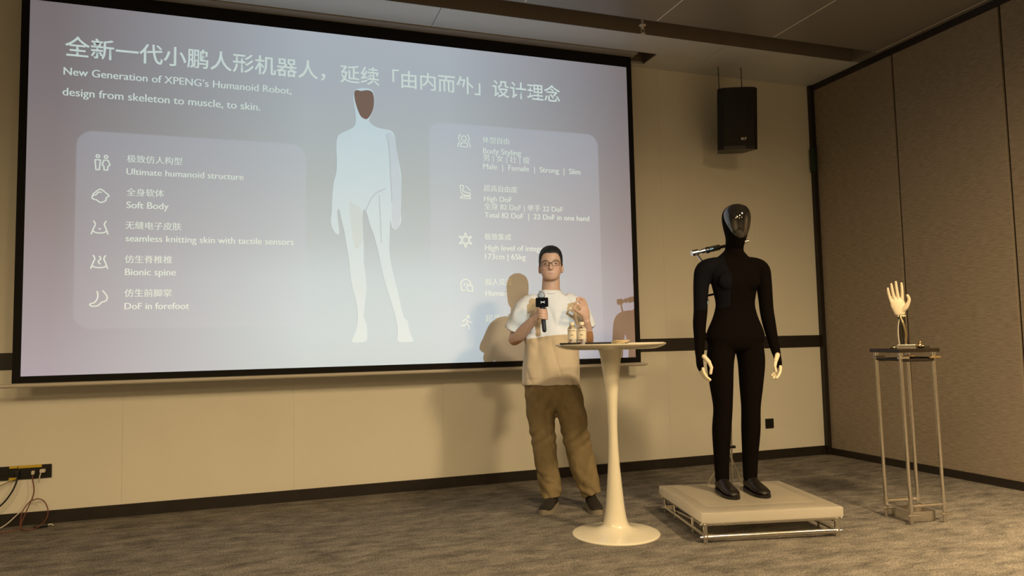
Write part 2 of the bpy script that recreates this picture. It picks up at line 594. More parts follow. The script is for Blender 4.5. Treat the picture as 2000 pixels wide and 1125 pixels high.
for s, x in ((-1, -SW / 2 - 0.115), (1, SW / 2 + 0.085)):
    B().rod((x, 0.003, -0.058), (x + s * 0.022, 0.003, -0.058), 0.008, 12).build('bar_end_cap', M['cream'], scr, True, 40)
B().box((-0.070, 0.008, SH + 0.130), (4.59, 0.200, 0.076), bevel=0.004).build('screen_case', M['case'], scr)

# ------------------------------------------------------------------ projector: a lamp behind a rectangular gate
pj = thing('ceiling_projector', 'ceiling projector far behind the audience that lights the screen', 'projector', PROJ)
B().box((0, -0.30, -0.02), (0.42, 0.40, 0.14), bevel=0.02).build('housing', M['cream'], pj)
B().rod((0, -0.30, 0.04), (0, -0.30, H - PROJ.z + 0.002), 0.025, 16).build('mount_pole', M['cream'], pj)
TS = 0.02                                    # the gate stands this fraction of the way from lamp to screen
mb = B()
for (x0, z0, x1, z1) in ((SX0 - 3, SZ0 - 3, SX0, SZ1 + 3), (SX1, SZ0 - 3, SX1 + 3, SZ1 + 3), (SX0, SZ1, SX1, SZ1 + 3), (SX0, SZ0 - 3, SX1, SZ0)):
    q = [Vector(((x - PROJ.x) * TS, (YS - PROJ.y) * TS, (z - PROJ.z) * TS)) for x, z in ((x0, z0), (x1, z0), (x1, z1), (x0, z1))]
    mb.add([p for p in q] + [p + Vector((0, -0.001, 0)) for p in q], [(0, 1, 2, 3), (7, 6, 5, 4), (0, 4, 5, 1), (1, 5, 6, 2), (2, 6, 7, 3), (3, 7, 4, 0)])
mb.build('lens_gate', M['black_plastic'], pj)


# ------------------------------------------------------------------ what the screen shows: the projector's picture, its light painted into flat surface colour
def slide_material():
    """grey to lavender ground with two paler rounded panels, in metres on the screen"""
    m = bpy.data.materials.new('slide_ground')
    m.use_nodes = True
    nt = m.node_tree
    L = nt.links.new
    bsdf = nt.nodes['Principled BSDF']
    bsdf.inputs['Roughness'].default_value = 0.9
    bsdf.inputs['Specular IOR Level'].default_value = 0.05

    def math_(op, a, b=None, clamp=False):
        n = nt.nodes.new('ShaderNodeMath')
        n.operation = op
        n.use_clamp = clamp
        for i, v in enumerate((a, b)):
            if v is None:
                continue
            if isinstance(v, (int, float)):
                n.inputs[i].default_value = v
            else:
                L(v, n.inputs[i])
        return n.outputs[0]

    def ramp(fac, stops):
        r = nt.nodes.new('ShaderNodeValToRGB')
        e = r.color_ramp.elements
        e[0].position, e[0].color = stops[0][0], (*stops[0][1], 1)
        e[1].position, e[1].color = stops[-1][0], (*stops[-1][1], 1)
        for p, c in stops[1:-1]:
            q = e.new(p)
            q.color = (*c, 1)
        L(fac, r.inputs[0])
        return r.outputs[0]

    def mix(f, a, b, mode='MIX'):
        n = nt.nodes.new('ShaderNodeMix')
        n.data_type, n.blend_type = 'RGBA', mode
        for i, v in ((0, f), (6, a), (7, b)):
            if isinstance(v, (int, float)):
                n.inputs[i].default_value = v
            elif isinstance(v, tuple):
                n.inputs[i].default_value = (*v, 1)
            else:
                L(v, n.inputs[i])
        return n.outputs[2]

    tc = nt.nodes.new('ShaderNodeTexCoord')
    sx = nt.nodes.new('ShaderNodeSeparateXYZ')
    L(tc.outputs['Object'], sx.inputs[0])
    x = math_('ADD', sx.outputs[0], (SX0 + SX1) / 2)
    z = math_('ADD', sx.outputs[2], SZ0)
    u = math_('DIVIDE', math_('SUBTRACT', x, SX0), SX1 - SX0)
    v = math_('DIVIDE', math_('SUBTRACT', z, SZ0), SZ1 - SZ0)
    mid = ramp(v, [(0.0, (0.646, 0.694, 0.731)), (0.10, (0.694, 0.741, 0.779)), (0.26, (0.712, 0.750, 0.769)), (0.38, (0.655, 0.655, 0.655)),
                   (0.54, (0.636, 0.617, 0.589)), (1.0, (0.674, 0.608, 0.627))])
    side = ramp(v, [(0.0, (0.503, 0.423, 0.484)), (0.25, (0.446, 0.356, 0.370)), (0.45, (0.404, 0.304, 0.294)), (1.0, (0.342, 0.237, 0.223))])
    du = math_('ABSOLUTE', math_('SUBTRACT', u, 0.52))
    su = math_('MULTIPLY', math_('SUBTRACT', du, 0.12), 2.75, True)
    col = mix(su, mid, side)

    def panel(cx, cz, hx, hz, r):
        qx = math_('MAXIMUM', math_('SUBTRACT', math_('ABSOLUTE', math_('SUBTRACT', x, cx)), hx - r), 0.0)
        qz = math_('MAXIMUM', math_('SUBTRACT', math_('ABSOLUTE', math_('SUBTRACT', z, cz)), hz - r), 0.0)
        d = math_('SQRT', math_('ADD', math_('MULTIPLY', qx, qx), math_('MULTIPLY', qz, qz)))
        return math_('MULTIPLY', math_('SUBTRACT', r + 0.006, d), 90.0, True)

    p1 = panel(-0.396, 1.895, 0.720, 0.648, 0.10)
    p2 = panel(1.932, 1.885, 0.706, 0.900, 0.10)
    pm = math_('MAXIMUM', p1, p2)
    lit = mix(0.34, col, (0.80, 0.75, 0.84))
    fade = math_('MULTIPLY', pm, ramp(v, [(0.0, (0.25,) * 3), (0.3, (0.5,) * 3), (0.75, (0.9,) * 3), (1.0, (0.9,) * 3)]))
    col = mix(fade, col, lit)
    L(col, bsdf.inputs['Base Color'])
    return m


surf.data.materials[0] = slide_material()
M['slide_white'] = mat('slide_white', (0.99, 0.95, 0.84), 0.9, spec=0.05, var=0.01)


def text_mesh(body, bold=0.0):
    """a line of text as a flat filled mesh in font units"""
    cu = bpy.data.curves.new('txt', 'FONT')
    cu.body = body
    cu.size = 1.0
    cu.resolution_u = 4
    cu.offset = bold
    o = bpy.data.objects.new('txt', cu)
    COL.objects.link(o)
    dg = bpy.context.evaluated_depsgraph_get()
    dg.update()
    me = bpy.data.meshes.new_from_object(o.evaluated_get(dg), depsgraph=dg)
    bpy.data.objects.remove(o)
    bpy.data.curves.remove(cu)
    return me


def on_screen(x, z, lift=0.0006):
    return (x - (SX0 + SX1) / 2, -lift, z - SZ0)


def stroke(pts, wd, closed=False):
    """thick polyline as a set of counter-clockwise pieces"""
    out = []
    seg = list(zip(pts, pts[1:] + ([pts[0]] if closed else [])))
    if not closed:
        seg = seg[:len(pts) - 1]
    for (a, b) in seg:
        dx, dy = b[0] - a[0], b[1] - a[1]
        l = math.hypot(dx, dy)
        if l < 1e-9:
            continue
        nx, ny = -dy / l * wd / 2, dx / l * wd / 2
        out.append([(a[0] - nx, a[1] - ny), (b[0] - nx, b[1] - ny), (b[0] + nx, b[1] + ny), (a[0] + nx, a[1] + ny)])
    for a in pts:
        out.append([(a[0] + wd / 2 * math.cos(t * PI / 4 + 0.2), a[1] + wd / 2 * math.sin(t * PI / 4 + 0.2)) for t in range(8)])
    return out


def ring_pts(cx, cy, rx, ry=None, n=16, a0=0, a1=360):
    ry = ry or rx
    full = abs(a1 - a0) >= 360
    return [(cx + rx * math.cos(math.radians(a0 + (a1 - a0) * i / (n if full else n - 1))),
             cy + ry * math.sin(math.radians(a0 + (a1 - a0) * i / (n if full else n - 1)))) for i in range(n)]


def curve2(pts, k=5, closed=False):
    if closed:
        p = [pts[-1]] + pts + [pts[0], pts[1]]
        r = catmull(p, k)
        return r[k:-k][:-1]
    return catmull(pts, k)


TEXT = [
    ('全新一代小鹏人形机器人，', -1.194, 0.462, 3.094, 0.012), ('延续「由内而外」设计理念', 0.566, 2.313, 3.090, 0.012),
    ('New Generation of XPENG’s Humanoid Robot,', -1.199, 0.224, 2.929, 0.002), ('design from skeleton to muscle, to skin.', -1.202, 0.013, 2.792, 0.002),
    ('极致仿人构型', -0.821, -0.485, 2.371, 0.002), ('Ultimate humanoid structure', -0.823, -0.096, 2.286, 0.0),
    ('全身软体', -0.821, -0.596, 2.146, 0.002), ('Soft Body', -0.820, -0.567, 2.062, 0.0),
    ('无缝电子皮肤', -0.824, -0.487, 1.925, 0.002), ('seamless knitting skin with tactile sensors', -0.822, 0.238, 1.840, 0.0),
    ('仿生脊椎椎', -0.824, -0.541, 1.700, 0.002), ('Bionic spine', -0.822, -0.519, 1.617, 0.0),
    ('仿生前脚掌', -0.823, -0.542, 1.477, 0.002), ('DoF in forefoot', -0.822, -0.435, 1.392, 0.0),
    ('体型自由', 1.647, 1.865, 2.673, 0.002), ('Body Styling', 1.649, 1.962, 2.588, 0.0), ('男 | 女 | 壮 | 瘦', 1.648, 2.034, 2.532, 0.0),
    ('Male  |  Female  |  Strong  |  Slim', 1.647, 2.472, 2.465, 0.0),
    ('超高自由度', 1.648, 1.925, 2.292, 0.002), ('High DoF', 1.650, 1.876, 2.212, 0.0), ('全身 82 DoF | 单手 22 DoF', 1.649, 2.310, 2.152, 0.0),
    ('Tatal 82 DoF  |  22 DoF in one hand', 1.652, 2.538, 2.085, 0.0),
    ('极致集成', 1.649, 1.865, 1.915, 0.002), ('High level of integration', 1.651, 2.25, 1.830, 0.0), ('173cm | 65kg', 1.650, 1.981, 1.762, 0.0),
    ('拟人交互', 1.646, 1.866, 1.564, 0.002), ('Human', 1.648, 1.814, 1.479, 0.0), ('超灵', 1.645, 1.760, 1.285, 0.002),
]
LIFT = 0.0016
ref_h = {}
for (t, x0, x1, zm, bold) in TEXT:
    me = text_mesh(t, bold)
    ax = [v.co.x for v in me.vertices]
    cj = ord(t[0]) > 0x2e80
    if cj not in ref_h:
        r = text_mesh('国' if cj else 'xH')
        ry = [v.co.y for v in r.vertices]
        ref_h[cj] = (min(ry) + max(ry)) / 2
        bpy.data.meshes.remove(r)
    k = (x1 - x0) / (max(ax) - min(ax))
    x_min = min(ax)
    for v in me.vertices:
        v.co = Vector(on_screen(x0 + (v.co.x - x_min) * k, zm + (v.co.y - ref_h[cj]) * k, LIFT))
    wgt = (0.0022 if not cj else 0.0012) if k < 0.12 else 0.0
    if wgt:
        V0 = [v.co.copy() for v in me.vertices]
        P0 = [tuple(p.vertices) for p in me.polygons]
        n0 = len(V0)
        me2 = bpy.data.meshes.new('slide_text')
        me2.from_pydata([tuple(v) for v in V0] + [(v.x + wgt, v.y - 0.00004, v.z) for v in V0], [], P0 + [tuple(i + n0 for i in p) for p in P0])
        bpy.data.meshes.remove(me)
        me = me2
    me.name = 'slide_text'
    link('slide_text', me, M['slide_white'], scr)['kind'] = 'stuff'

# line icons
IW = 0.0085


def icon(cx, cz, lines, s=1.0):
    b = B()
    i = 0
    for pts, closed in lines:
        for poly in stroke([(cx + p[0] * s, cz + p[1] * s) for p in pts], IW, closed):
            i += 1
            b.add([on_screen(x, z, LIFT + 0.000004 * i) for x, z in poly], [tuple(range(len(poly)))])
    b.build('slide_icon', M['slide_white'], scr)


icon(-0.968, 2.335, [(ring_pts(-0.024, 0.042, 0.010, n=10), True), (ring_pts(0.024, 0.040, 0.010, n=10), True),
                     ([(-0.040, 0.018), (-0.008, 0.018), (-0.012, -0.022), (-0.014, -0.048), (-0.034, -0.048), (-0.036, -0.022)], True),
                     ([(0.012, 0.018), (0.036, 0.018), (0.048, -0.014), (0.036, -0.022), (0.034, -0.048), (0.014, -0.048), (0.012, -0.022), (0.002, -0.014)], True)])
icon(-0.973, 2.117, [(curve2([(-0.03, 0.02), (0.0, 0.042), (0.03, 0.02), (0.05, 0.0), (0.036, -0.012), (0.03, -0.034), (0.0, -0.046), (-0.022, -0.03), (-0.046, -0.022), (-0.044, 0.002)], 4, True), True),
                     (curve2([(-0.04, -0.002), (-0.022, 0.006), (-0.014, 0.02), (0.006, 0.022)], 4), False)])
icon(-0.973, 1.897, [(curve2([(-0.036, 0.05), (-0.026, 0.03), (-0.036, 0.002), (-0.048, -0.034)], 4), False),
                     (curve2([(0.036, 0.05), (0.026, 0.03), (0.036, 0.002), (0.048, -0.034)], 4), False),
                     (curve2([(-0.042, -0.012), (-0.02, -0.026), (0.02, -0.026), (0.042, -0.012)], 4), False), ([(-0.004, 0.0), (0.004, 0.0)], False)])
icon(-0.972, 1.672, [(curve2([(-0.036, 0.05), (-0.026, 0.03), (-0.036, 0.002), (-0.048, -0.034)], 4), False),
                     (curve2([(0.036, 0.05), (0.026, 0.03), (0.036, 0.002), (0.048, -0.034)], 4), False),
                     (curve2([(-0.042, -0.018), (-0.02, -0.028), (0.02, -0.028), (0.042, -0.018)], 4), False),
                     (curve2([(0.0, 0.045), (0.008, 0.028), (-0.006, 0.012), (0.004, -0.006)], 4), False)])
icon(-0.971, 1.442, [(curve2([(-0.010, 0.046), (-0.006, 0.01), (-0.022, -0.024), (-0.05, -0.036), (-0.040, -0.05), (-0.004, -0.046), (0.016, -0.026), (0.044, -0.012), (0.046, 0.016), (0.022, 0.050)], 4), False)])
icon(1.498, 2.647, [(ring_pts(0, 0.026, 0.020, n=14), True), ([(-0.028, -0.04), (-0.028, -0.022), (-0.016, -0.008), (0.016, -0.008), (0.028, -0.022), (0.028, -0.04)], True),
                    (ring_pts(-0.002, 0.026, 0.040, n=8, a0=130, a1=230), False), (ring_pts(0.002, 0.026, 0.040, n=8, a0=-50, a1=50), False),
                    (ring_pts(-0.012, -0.034, 0.036, n=5, a0=140, a1=190), False), (ring_pts(0.012, -0.034, 0.036, n=5, a0=-10, a1=40), False)])
icon(1.499, 2.256, [(curve2([(-0.038, 0.05), (-0.010, 0.046), (-0.018, 0.01), (0.012, -0.004), (0.040, -0.010), (0.034, -0.028), (-0.010, -0.022), (-0.032, 0.0), (-0.038, 0.05)], 3), False),
                    ([(-0.036, -0.05), (0.044, -0.05), (0.040, -0.034), (-0.032, -0.034)], True), ([(0.010, 0.044), (0.026, 0.03), (0.044, 0.012)], False)])
icon(1.497, 1.884, [(ring_pts(0, 0, 0.048, n=3, a0=90, a1=450), True), (ring_pts(0, 0, 0.048, n=3, a0=270, a1=630), True)] +
     [(ring_pts(0.048 * math.cos(math.radians(30 + 60 * k)), 0.048 * math.sin(math.radians(30 + 60 * k)), 0.006, n=6), True) for k in range(6)])
icon(1.499, 1.536, [(ring_pts(-0.006, 0.008, 0.040, n=12, a0=-15, a1=205), False), ([(-0.043, -0.008), (-0.040, -0.038), (-0.012, -0.036)], False),
                    (ring_pts(0.024, -0.018, 0.024, n=12, a0=-30, a1=250), False), ([(0.044, -0.03), (0.05, -0.044), (0.01, -0.042)], False),
                    ([(-0.016, 0.018), (-0.016, 0.002)], False), ([(0.006, 0.018), (0.006, 0.008)], False)])
icon(1.498, 1.256, [(ring_pts(0.008, 0.044, 0.010, n=10), True), ([(-0.032, 0.012), (-0.010, 0.024), (0.004, 0.014), (0.018, 0.002), (0.040, 0.002)], False),
                    ([(0.004, 0.014), (-0.004, -0.010), (-0.022, -0.024), (-0.044, -0.024)], False), ([(-0.002, -0.008), (0.012, -0.022), (0.016, -0.050)], False)])

# figure on the slide: a pale humanoid with a dark oval face
FIG = [(0.666, 2.963), (0.69, 2.988), (0.745, 2.999), (0.796, 2.991), (0.814, 2.949), (0.81, 2.872), (0.795, 2.809), (0.774, 2.762), (0.783, 2.742), (0.816, 2.716), (0.871, 2.701), (0.931, 2.695), (0.96, 2.663), (0.971, 2.591), (0.985, 2.497), (1.006, 2.389), (1.009, 2.291), (1.006, 2.159), (1.003, 2.083), (1.006, 2.018), (0.987, 1.97), (0.957, 1.947), (0.935, 1.969), (0.924, 2.015), (0.919, 1.894), (0.915, 1.801), (0.925, 1.709), (0.944, 1.616), (0.975, 1.487), (1.003, 1.358), (1.021, 1.294), (1.046, 1.275), (1.052, 1.229), (1.075, 1.155), (1.086, 1.125), (1.041, 1.115), (0.978, 1.12), (0.967, 1.148), (0.972, 1.203), (0.965, 1.258), (0.951, 1.322), (0.919, 1.432), (0.88, 1.561), (0.855, 1.671), (0.834, 1.781), (0.806, 1.891), (0.774, 1.982), (0.749, 2.074), (0.727, 2.082), (0.723, 1.962), (0.729, 1.816), (0.729, 1.706), (0.742, 1.596), (0.745, 1.487), (0.733, 1.378), (0.726, 1.306), (0.743, 1.26), (0.75, 1.179), (0.742, 1.132), (0.687, 1.119), (0.639, 1.127), (0.65, 1.163), (0.675, 1.234), (0.683, 1.306), (0.673, 1.415), (0.645, 1.523), (0.631, 1.614), (0.625, 1.704), (0.608, 1.813), (0.591, 1.922), (0.57, 2.012), (0.556, 2.085), (0.542, 2.066), (0.548, 1.993), (0.555, 1.912), (0.537, 1.902), (0.509, 1.938), (0.496, 1.992), (0.503, 2.065), (0.507, 2.174), (0.518, 2.284), (0.536, 2.349), (0.54, 2.451), (0.537, 2.543), (0.544, 2.608), (0.565, 2.641), (0.616, 2.669), (0.652, 2.69), (0.674, 2.72), (0.678, 2.767), (0.671, 2.832), (0.66, 2.906)]


def slide_patch(name, poly, color, lift):
    b = B()
    b.v = [Vector(on_screen(x, z, lift)) for x, z in poly]
    b.f = [tuple(range(len(poly)))]
    return b.build(name, mat(name, color, 0.9, spec=0.05, var=0.02, scale=5), scr)


slide_patch('slide_figure', curve2(FIG, 3, True), (0.84, 0.87, 0.87), 0.0014)
slide_patch('figure_face', curve2([(0.668, 2.96), (0.686, 2.978), (0.717, 2.974), (0.763, 2.984), (0.8, 2.972), (0.812, 2.92), (0.806, 2.853), (0.787, 2.801), (0.761, 2.768), (0.739, 2.767), (0.71, 2.789), (0.685, 2.852), (0.671, 2.907)], 3, True), (0.30, 0.17, 0.125), 0.0018)
slide_patch('figure_arm', curve2([(0.900, 2.661), (0.908, 2.606), (0.918, 2.493), (0.924, 2.343), (0.93, 2.212), (0.937, 2.156), (0.935, 2.071), (0.945, 1.969), (0.961, 1.955), (0.985, 1.975), (1.001, 2.046), (1.002, 2.159), (1.007, 2.291), (0.983, 2.497), (0.969, 2.591), (0.953, 2.655), (0.927, 2.675)], 3, True), (0.79, 0.78, 0.80), 0.0018)
slide_patch('figure_thigh', curve2([(0.63, 2.14), (0.667, 2.126), (0.72, 2.082), (0.72, 1.962), (0.718, 1.852), (0.673, 1.80), (0.655, 1.86), (0.64, 1.97), (0.632, 2.06)], 3, True), (0.81, 0.81, 0.77), 0.0018)
for nm, pts in (('figure_seam', [(0.892, 2.251), (0.83, 2.222), (0.784, 2.168), (0.757, 2.111), (0.742, 2.074)]), ('figure_line', [(0.90, 2.66), (0.922, 2.56), (0.928, 2.40), (0.935, 2.25), (0.937, 2.15)]),
                ('figure_thigh_line', [(0.845, 2.2), (0.85, 2.05), (0.858, 1.85)])):
    c = catmull(pts, 4)
    b = B()
    for (a, d) in zip(c[:-1], c[1:]):
        t = Vector((d[0] - a[0], d[1] - a[1])).normalized() * 0.004
        b.add([on_screen(a[0] - t.y, a[1] + t.x, 0.002), on_screen(a[0] + t.y, a[1] - t.x, 0.002), on_screen(d[0] + t.y, d[1] - t.x, 0.002), on_screen(d[0] - t.y, d[1] + t.x, 0.002)], [(0, 1, 2, 3)])
    b.build(nm, mat(nm, (0.70, 0.69, 0.68), 0.9, spec=0.05, var=0.02), scr)
# ------------------------------------------------------------------ wall fittings
spk = thing('wall_speaker', 'black loudspeaker hanging from ceiling rods beside the screen', 'speaker', (3.925, 5.29, 2.715), math.radians(-21))
SPT = Matrix.Rotation(math.radians(7), 3, 'X')
cab = B()
prof = [(-0.168, -0.10), (-0.130, -0.150), (-0.05, -0.162), (0.05, -0.162), (0.130, -0.150), (0.168, -0.10), (0.110, 0.15), (-0.110, 0.15)]
cab.prism(prof, 0.52, Matrix.Translation((0, 0, 0)) @ SPT.to_4x4())
cab.build('cabinet', M['black_plastic'], spk)
gr = B()
gp = [(-0.160, -0.112), (-0.128, -0.155), (-0.05, -0.168), (0.05, -0.168), (0.128, -0.155), (0.160, -0.112), (0.154, -0.10), (0, -0.14), (-0.154, -0.10)]
gr.prism(gp, 0.47, Matrix.Translation(SPT @ Vector((0, 0, 0.03))) @ SPT.to_4x4())
gr.build('front_grille', M['grille'], spk)
me = text_mesh('RCF', 0.01)
for v in me.vertices:
    v.co = SPT @ Vector((v.co.x * 0.026 + 0.01, -0.1702, 0.075 + v.co.y * 0.03))
link('badge', me, M['logo_white'], spk)
for x, y in ((-0.105, 0.02), (0.105, 0.06)):
    B().rod((x, y, 0.50), (x, y, H - 2.72 + 0.004), 0.004).build('hanging_rod', M['dark_metal'], spk)
    B().box((x, y, 0.525), (0.02, 0.03, 0.02)).build('eye_bracket', M['dark_metal'], spk)

wo = thing('wall_outlet', 'black square outlet plate low on the wall near the corner', 'outlet', (4.370, YW, 0.316))
B().box((0, -0.004, 0), (0.088, 0.008, 0.086), bevel=0.002).build('plate', M['black_plastic'], wo)
B().box((0, -0.009, 0), (0.05, 0.003, 0.05), bevel=0.001).build('socket', M['black_plastic'], wo)

gb = thing('corner_sign_box', 'small dark green box fixed at the dark corner trim', 'sign', (4.968, YW - 0.05, 2.755))
B().box((0, 0, 0), (0.030, 0.06, 0.225), bevel=0.004).build('case', M['green_box'], gb)
B().box((-0.0165, 0, 0), (0.003, 0.05, 0.20)).build('face', M['green_box'], gb)

# outlet strip with cables at the left edge
st = thing('outlet_strip', 'long black outlet strip with yellow tape low on the left wall', 'outlet', (-1.47, YW, 0.335))
B().box((0, -0.006, 0), (0.42, 0.012, 0.086), bevel=0.002).build('strip', M['black_plastic'], st)
for (x, z, wdt, hgt) in ((-0.002, 0.037, 0.045, 0.014), (0.090, 0.036, 0.130, 0.016), (-0.003, -0.037, 0.045, 0.018)):
    B().box((x, -0.0135, z), (wdt, 0.003, hgt)).build('yellow_tape', M['yellow'], st)
for x in (-0.13, -0.05, 0.04, 0.10, 0.155):
    B().box((x, -0.0125, 0.004), (0.042, 0.003, 0.042), bevel=0.001).build('socket', M['black_plastic'], st)


def cable(label, m, pts, r, plug=None):
    t = thing('cable', label, 'cable', (pts[0][0], pts[0][1], 0))
    B().tube([(p[0] - pts[0][0], p[1] - pts[0][1], p[2]) for p in pts], r, k=6).build('cord', m, t, True)
    if plug:
        c, sz, pm = plug
        B().box((c[0] - pts[0][0], c[1] - pts[0][1], c[2]), sz, bevel=0.004).build('plug', pm, t)
    return t


yf = YW - 0.02
cable('thick black cable curving down from the outlet strip', M['cable_black'], [(-1.445, yf - 0.012, 0.33), (-1.447, yf - 0.02, 0.28), (-1.475, yf - 0.03, 0.21), (-1.53, yf - 0.04, 0.14), (-1.62, yf - 0.06, 0.09), (-1.75, yf - 0.10, 0.008)], 0.0052,
      ((-1.445, yf - 0.011, 0.335), (0.022, 0.03, 0.03), M['cable_black']))
cable('thin olive cable drooping from the taped end of the outlet strip', M['cable_olive'], [(-1.46, yf, 0.295), (-1.49, yf - 0.015, 0.285), (-1.54, yf - 0.02, 0.262), (-1.60, yf - 0.03, 0.225), (-1.70, yf - 0.03, 0.17), (-1.85, yf - 0.05, 0.008)], 0.003)
cable('reddish cable hanging from the outlet strip to the carpet', M['cable_red'], [(-1.358, yf - 0.012, 0.325), (-1.358, yf - 0.02, 0.29), (-1.350, yf - 0.02, 0.24), (-1.350, yf - 0.03, 0.19), (-1.372, yf - 0.05, 0.12), (-1.392, yf - 0.09, 0.05), (-1.41, yf - 0.13, 0.006), (-1.55, yf - 0.20, 0.005), (-1.80, yf - 0.28, 0.005)], 0.0036,
      ((-1.358, yf - 0.011, 0.332), (0.016, 0.03, 0.024), M['cable_white']))
cable('brown cable looping on the carpet by the baseboard', M['cable_red'], [(-1.352, yf - 0.03, 0.17), (-1.385, yf - 0.05, 0.13), (-1.402, yf - 0.07, 0.08), (-1.392, yf - 0.12, 0.012), (-1.36, yf - 0.16, 0.006), (-1.30, yf - 0.14, 0.008), (-1.262, yf - 0.08, 0.05), (-1.262, yf - 0.05, 0.10), (-1.29, yf - 0.03, 0.150), (-1.325, yf - 0.03, 0.168), (-1.352, yf - 0.035, 0.160)], 0.0034)
cable('white plug cable from the end of the outlet strip', M['cable_white'], [(-1.312, yf - 0.012, 0.337), (-1.318, yf - 0.02, 0.31), (-1.326, yf - 0.01, 0.27)], 0.0038, ((-1.305, yf - 0.011, 0.340), (0.03, 0.03, 0.022), M['cable_white']))
cable('white cable lying over the baseboard onto the carpet', M['cable_white'], [(-1.425, YW - 0.012, 0.092), (-1.445, YW - 0.03, 0.07), (-1.50, YW - 0.08, 0.02), (-1.57, YW - 0.16, 0.006), (-1.75, YW - 0.25, 0.006)], 0.0036)
ad = thing('power_adapter', 'black cable joint lying on the carpet by the baseboard', 'adapter', (-1.285, YW - 0.13, 0.0), 0.3)
B().box((0, 0, 0.011), (0.075, 0.03, 0.022), bevel=0.005).build('body', M['black_plastic'], ad)
B().tube([(0.035, 0, 0.011), (0.055, 0.012, 0.012), (0.065, 0.0, 0.006)], 0.004).build('white_pigtail', M['cable_white'], ad, True)

# ------------------------------------------------------------------ tulip table and what lies on it
TX, TY = 1.94, 3.85
TR = -math.radians(26.7)
tb = thing('bar_table', 'tall white tulip pedestal table with round top', 'table', (TX, TY, 0), TR)
B().lathe(catmull([(0.250, 0.0), (0.250, 0.006), (0.238, 0.011), (0.190, 0.018), (0.130, 0.027), (0.088, 0.042), (0.070, 0.068), (0.056, 0.14), (0.0435, 0.27), (0.032, 0.42), (0.027, 0.555), (0.029, 0.68), (0.037, 0.80), (0.050, 0.93), (0.064, 1.03), (0.075, 1.056)], 4), n=64).build('pedestal', M['white_gloss'], tb, True, 45)
B().lathe(catmull([(0.255, 1.053), (0.290, 1.062), (0.314, 1.074), (0.320, 1.080)], 3) + [(0.320, 1.083), (0.318, 1.085)], n=72).build('table_top', M['white_gloss'], tb, True, 40)
TZ = 1.085


def table_pt(x, y):
    c, s = math.cos(TR), math.sin(TR)
    return (TX + x * c - y * s, TY + x * s + y * c, TZ)


def bottle(x, y, label):
    t = thing('water_bottle', label, 'bottle', table_pt(x, y), TR, 'small water bottles on the table')
    B().lathe(catmull([(0.020, 0.0), (0.0255, 0.004), (0.0262, 0.012), (0.0250, 0.02), (0.0262, 0.03), (0.0262, 0.085), (0.0240, 0.097), (0.0150, 0.108), (0.0125, 0.112)], 3) + [(0.0125, 0.118)], n=28).build('bottle_body', M['clear'], t, True, 50)
    lb = B().lathe([(0.0266, 0.028), (0.0268, 0.030), (0.0268, 0.086), (0.0262, 0.090), (0.0266, 0.090), (0.0270, 0.086), (0.0270, 0.030), (0.0268, 0.028)], n=32).build('wrap_label', M['label'], t, True, 40)
    B().lathe([(0.0135, 0.110), (0.0150, 0.111), (0.0150, 0.127), (0.0138, 0.129), (0.004, 0.129)], n=24).build('screw_cap', M['label'], t, True, 40)
    # printed marks wrapped on the label's front
    pm = B()
    for (px_, pz, pw, ph) in [(-0.006, 0.054, 0.006, 0.003), (0.006, 0.054, 0.006, 0.003), (0.0, 0.054, 0.004, 0.005)] + \
            [(-0.018 + 0.006 * i, 0.077 + 0.002 * ((i * 7) % 3), 0.0042, 0.0045) for i in range(7)]:
        a0, a1 = -PI / 2 + (px_ - pw / 2) / 0.0273, -PI / 2 + (px_ + pw / 2) / 0.0273
        q = [(0.0273 * math.cos(a), 0.0273 * math.sin(a), z) for a, z in ((a0, pz - ph / 2), (a1, pz - ph / 2), (a1, pz + ph / 2), (a0, pz + ph / 2))]
        pm.add(q, [(0, 1, 2, 3)])
    mo = pm.build('label_print', M['print_dark'], lb)
    return t


bottle(-0.218, -0.02, 'small water bottle with pale label, left one of the pair on the table')
bottle(-0.162, -0.02, 'small water bottle with pale label, right one of the pair on the table')


def phone(x, y, rz, label):
    t = thing('smartphone', label, 'phone', table_pt(x, y), TR + rz)
    B().box((0, 0, 0.0048), (0.150, 0.073, 0.0086), bevel=0.003).build('phone_body', M['black_plastic'], t)
    B().box((0, 0, 0.0094), (0.144, 0.067, 0.0008)).build('phone_screen', M['screen_glass'], t)


phone(-0.225, -0.12, 1.25, 'black phone lying at the left edge of the white table')
phone(-0.070, -0.06, 0.10, 'black phone lying in the middle of the white table')
tr = thing('paper_sheet', 'thin white sheet lying on the right of the table top', 'sheet', table_pt(0.185, -0.02), TR + 0.25)
B().box((0, 0, 0.0015), (0.21, 0.15, 0.003), bevel=0.001).build('sheet', M['label'], tr)
random.seed(3)
for i in range(4):
    o = B().box((0, 0, 0), (0.085 + 0.004 * (i % 2), 0.060, 0.0034), bevel=0.001)
    c = tag(o.build('paper_card', M['paper'], None), ['lowest', 'second', 'third', 'topmost'][i] + ' cream card in the small pile on the table', 'card', 'cards piled on the table')
    p = table_pt(0.048 + 0.004 * i, -0.05)
    c.location = (p[0], p[1], TZ + 0.0026 + i * 0.0046)
    c.rotation_euler = (0.008 * (i - 1), -0.012 * (i % 2), TR + 0.25 * i - 0.3)

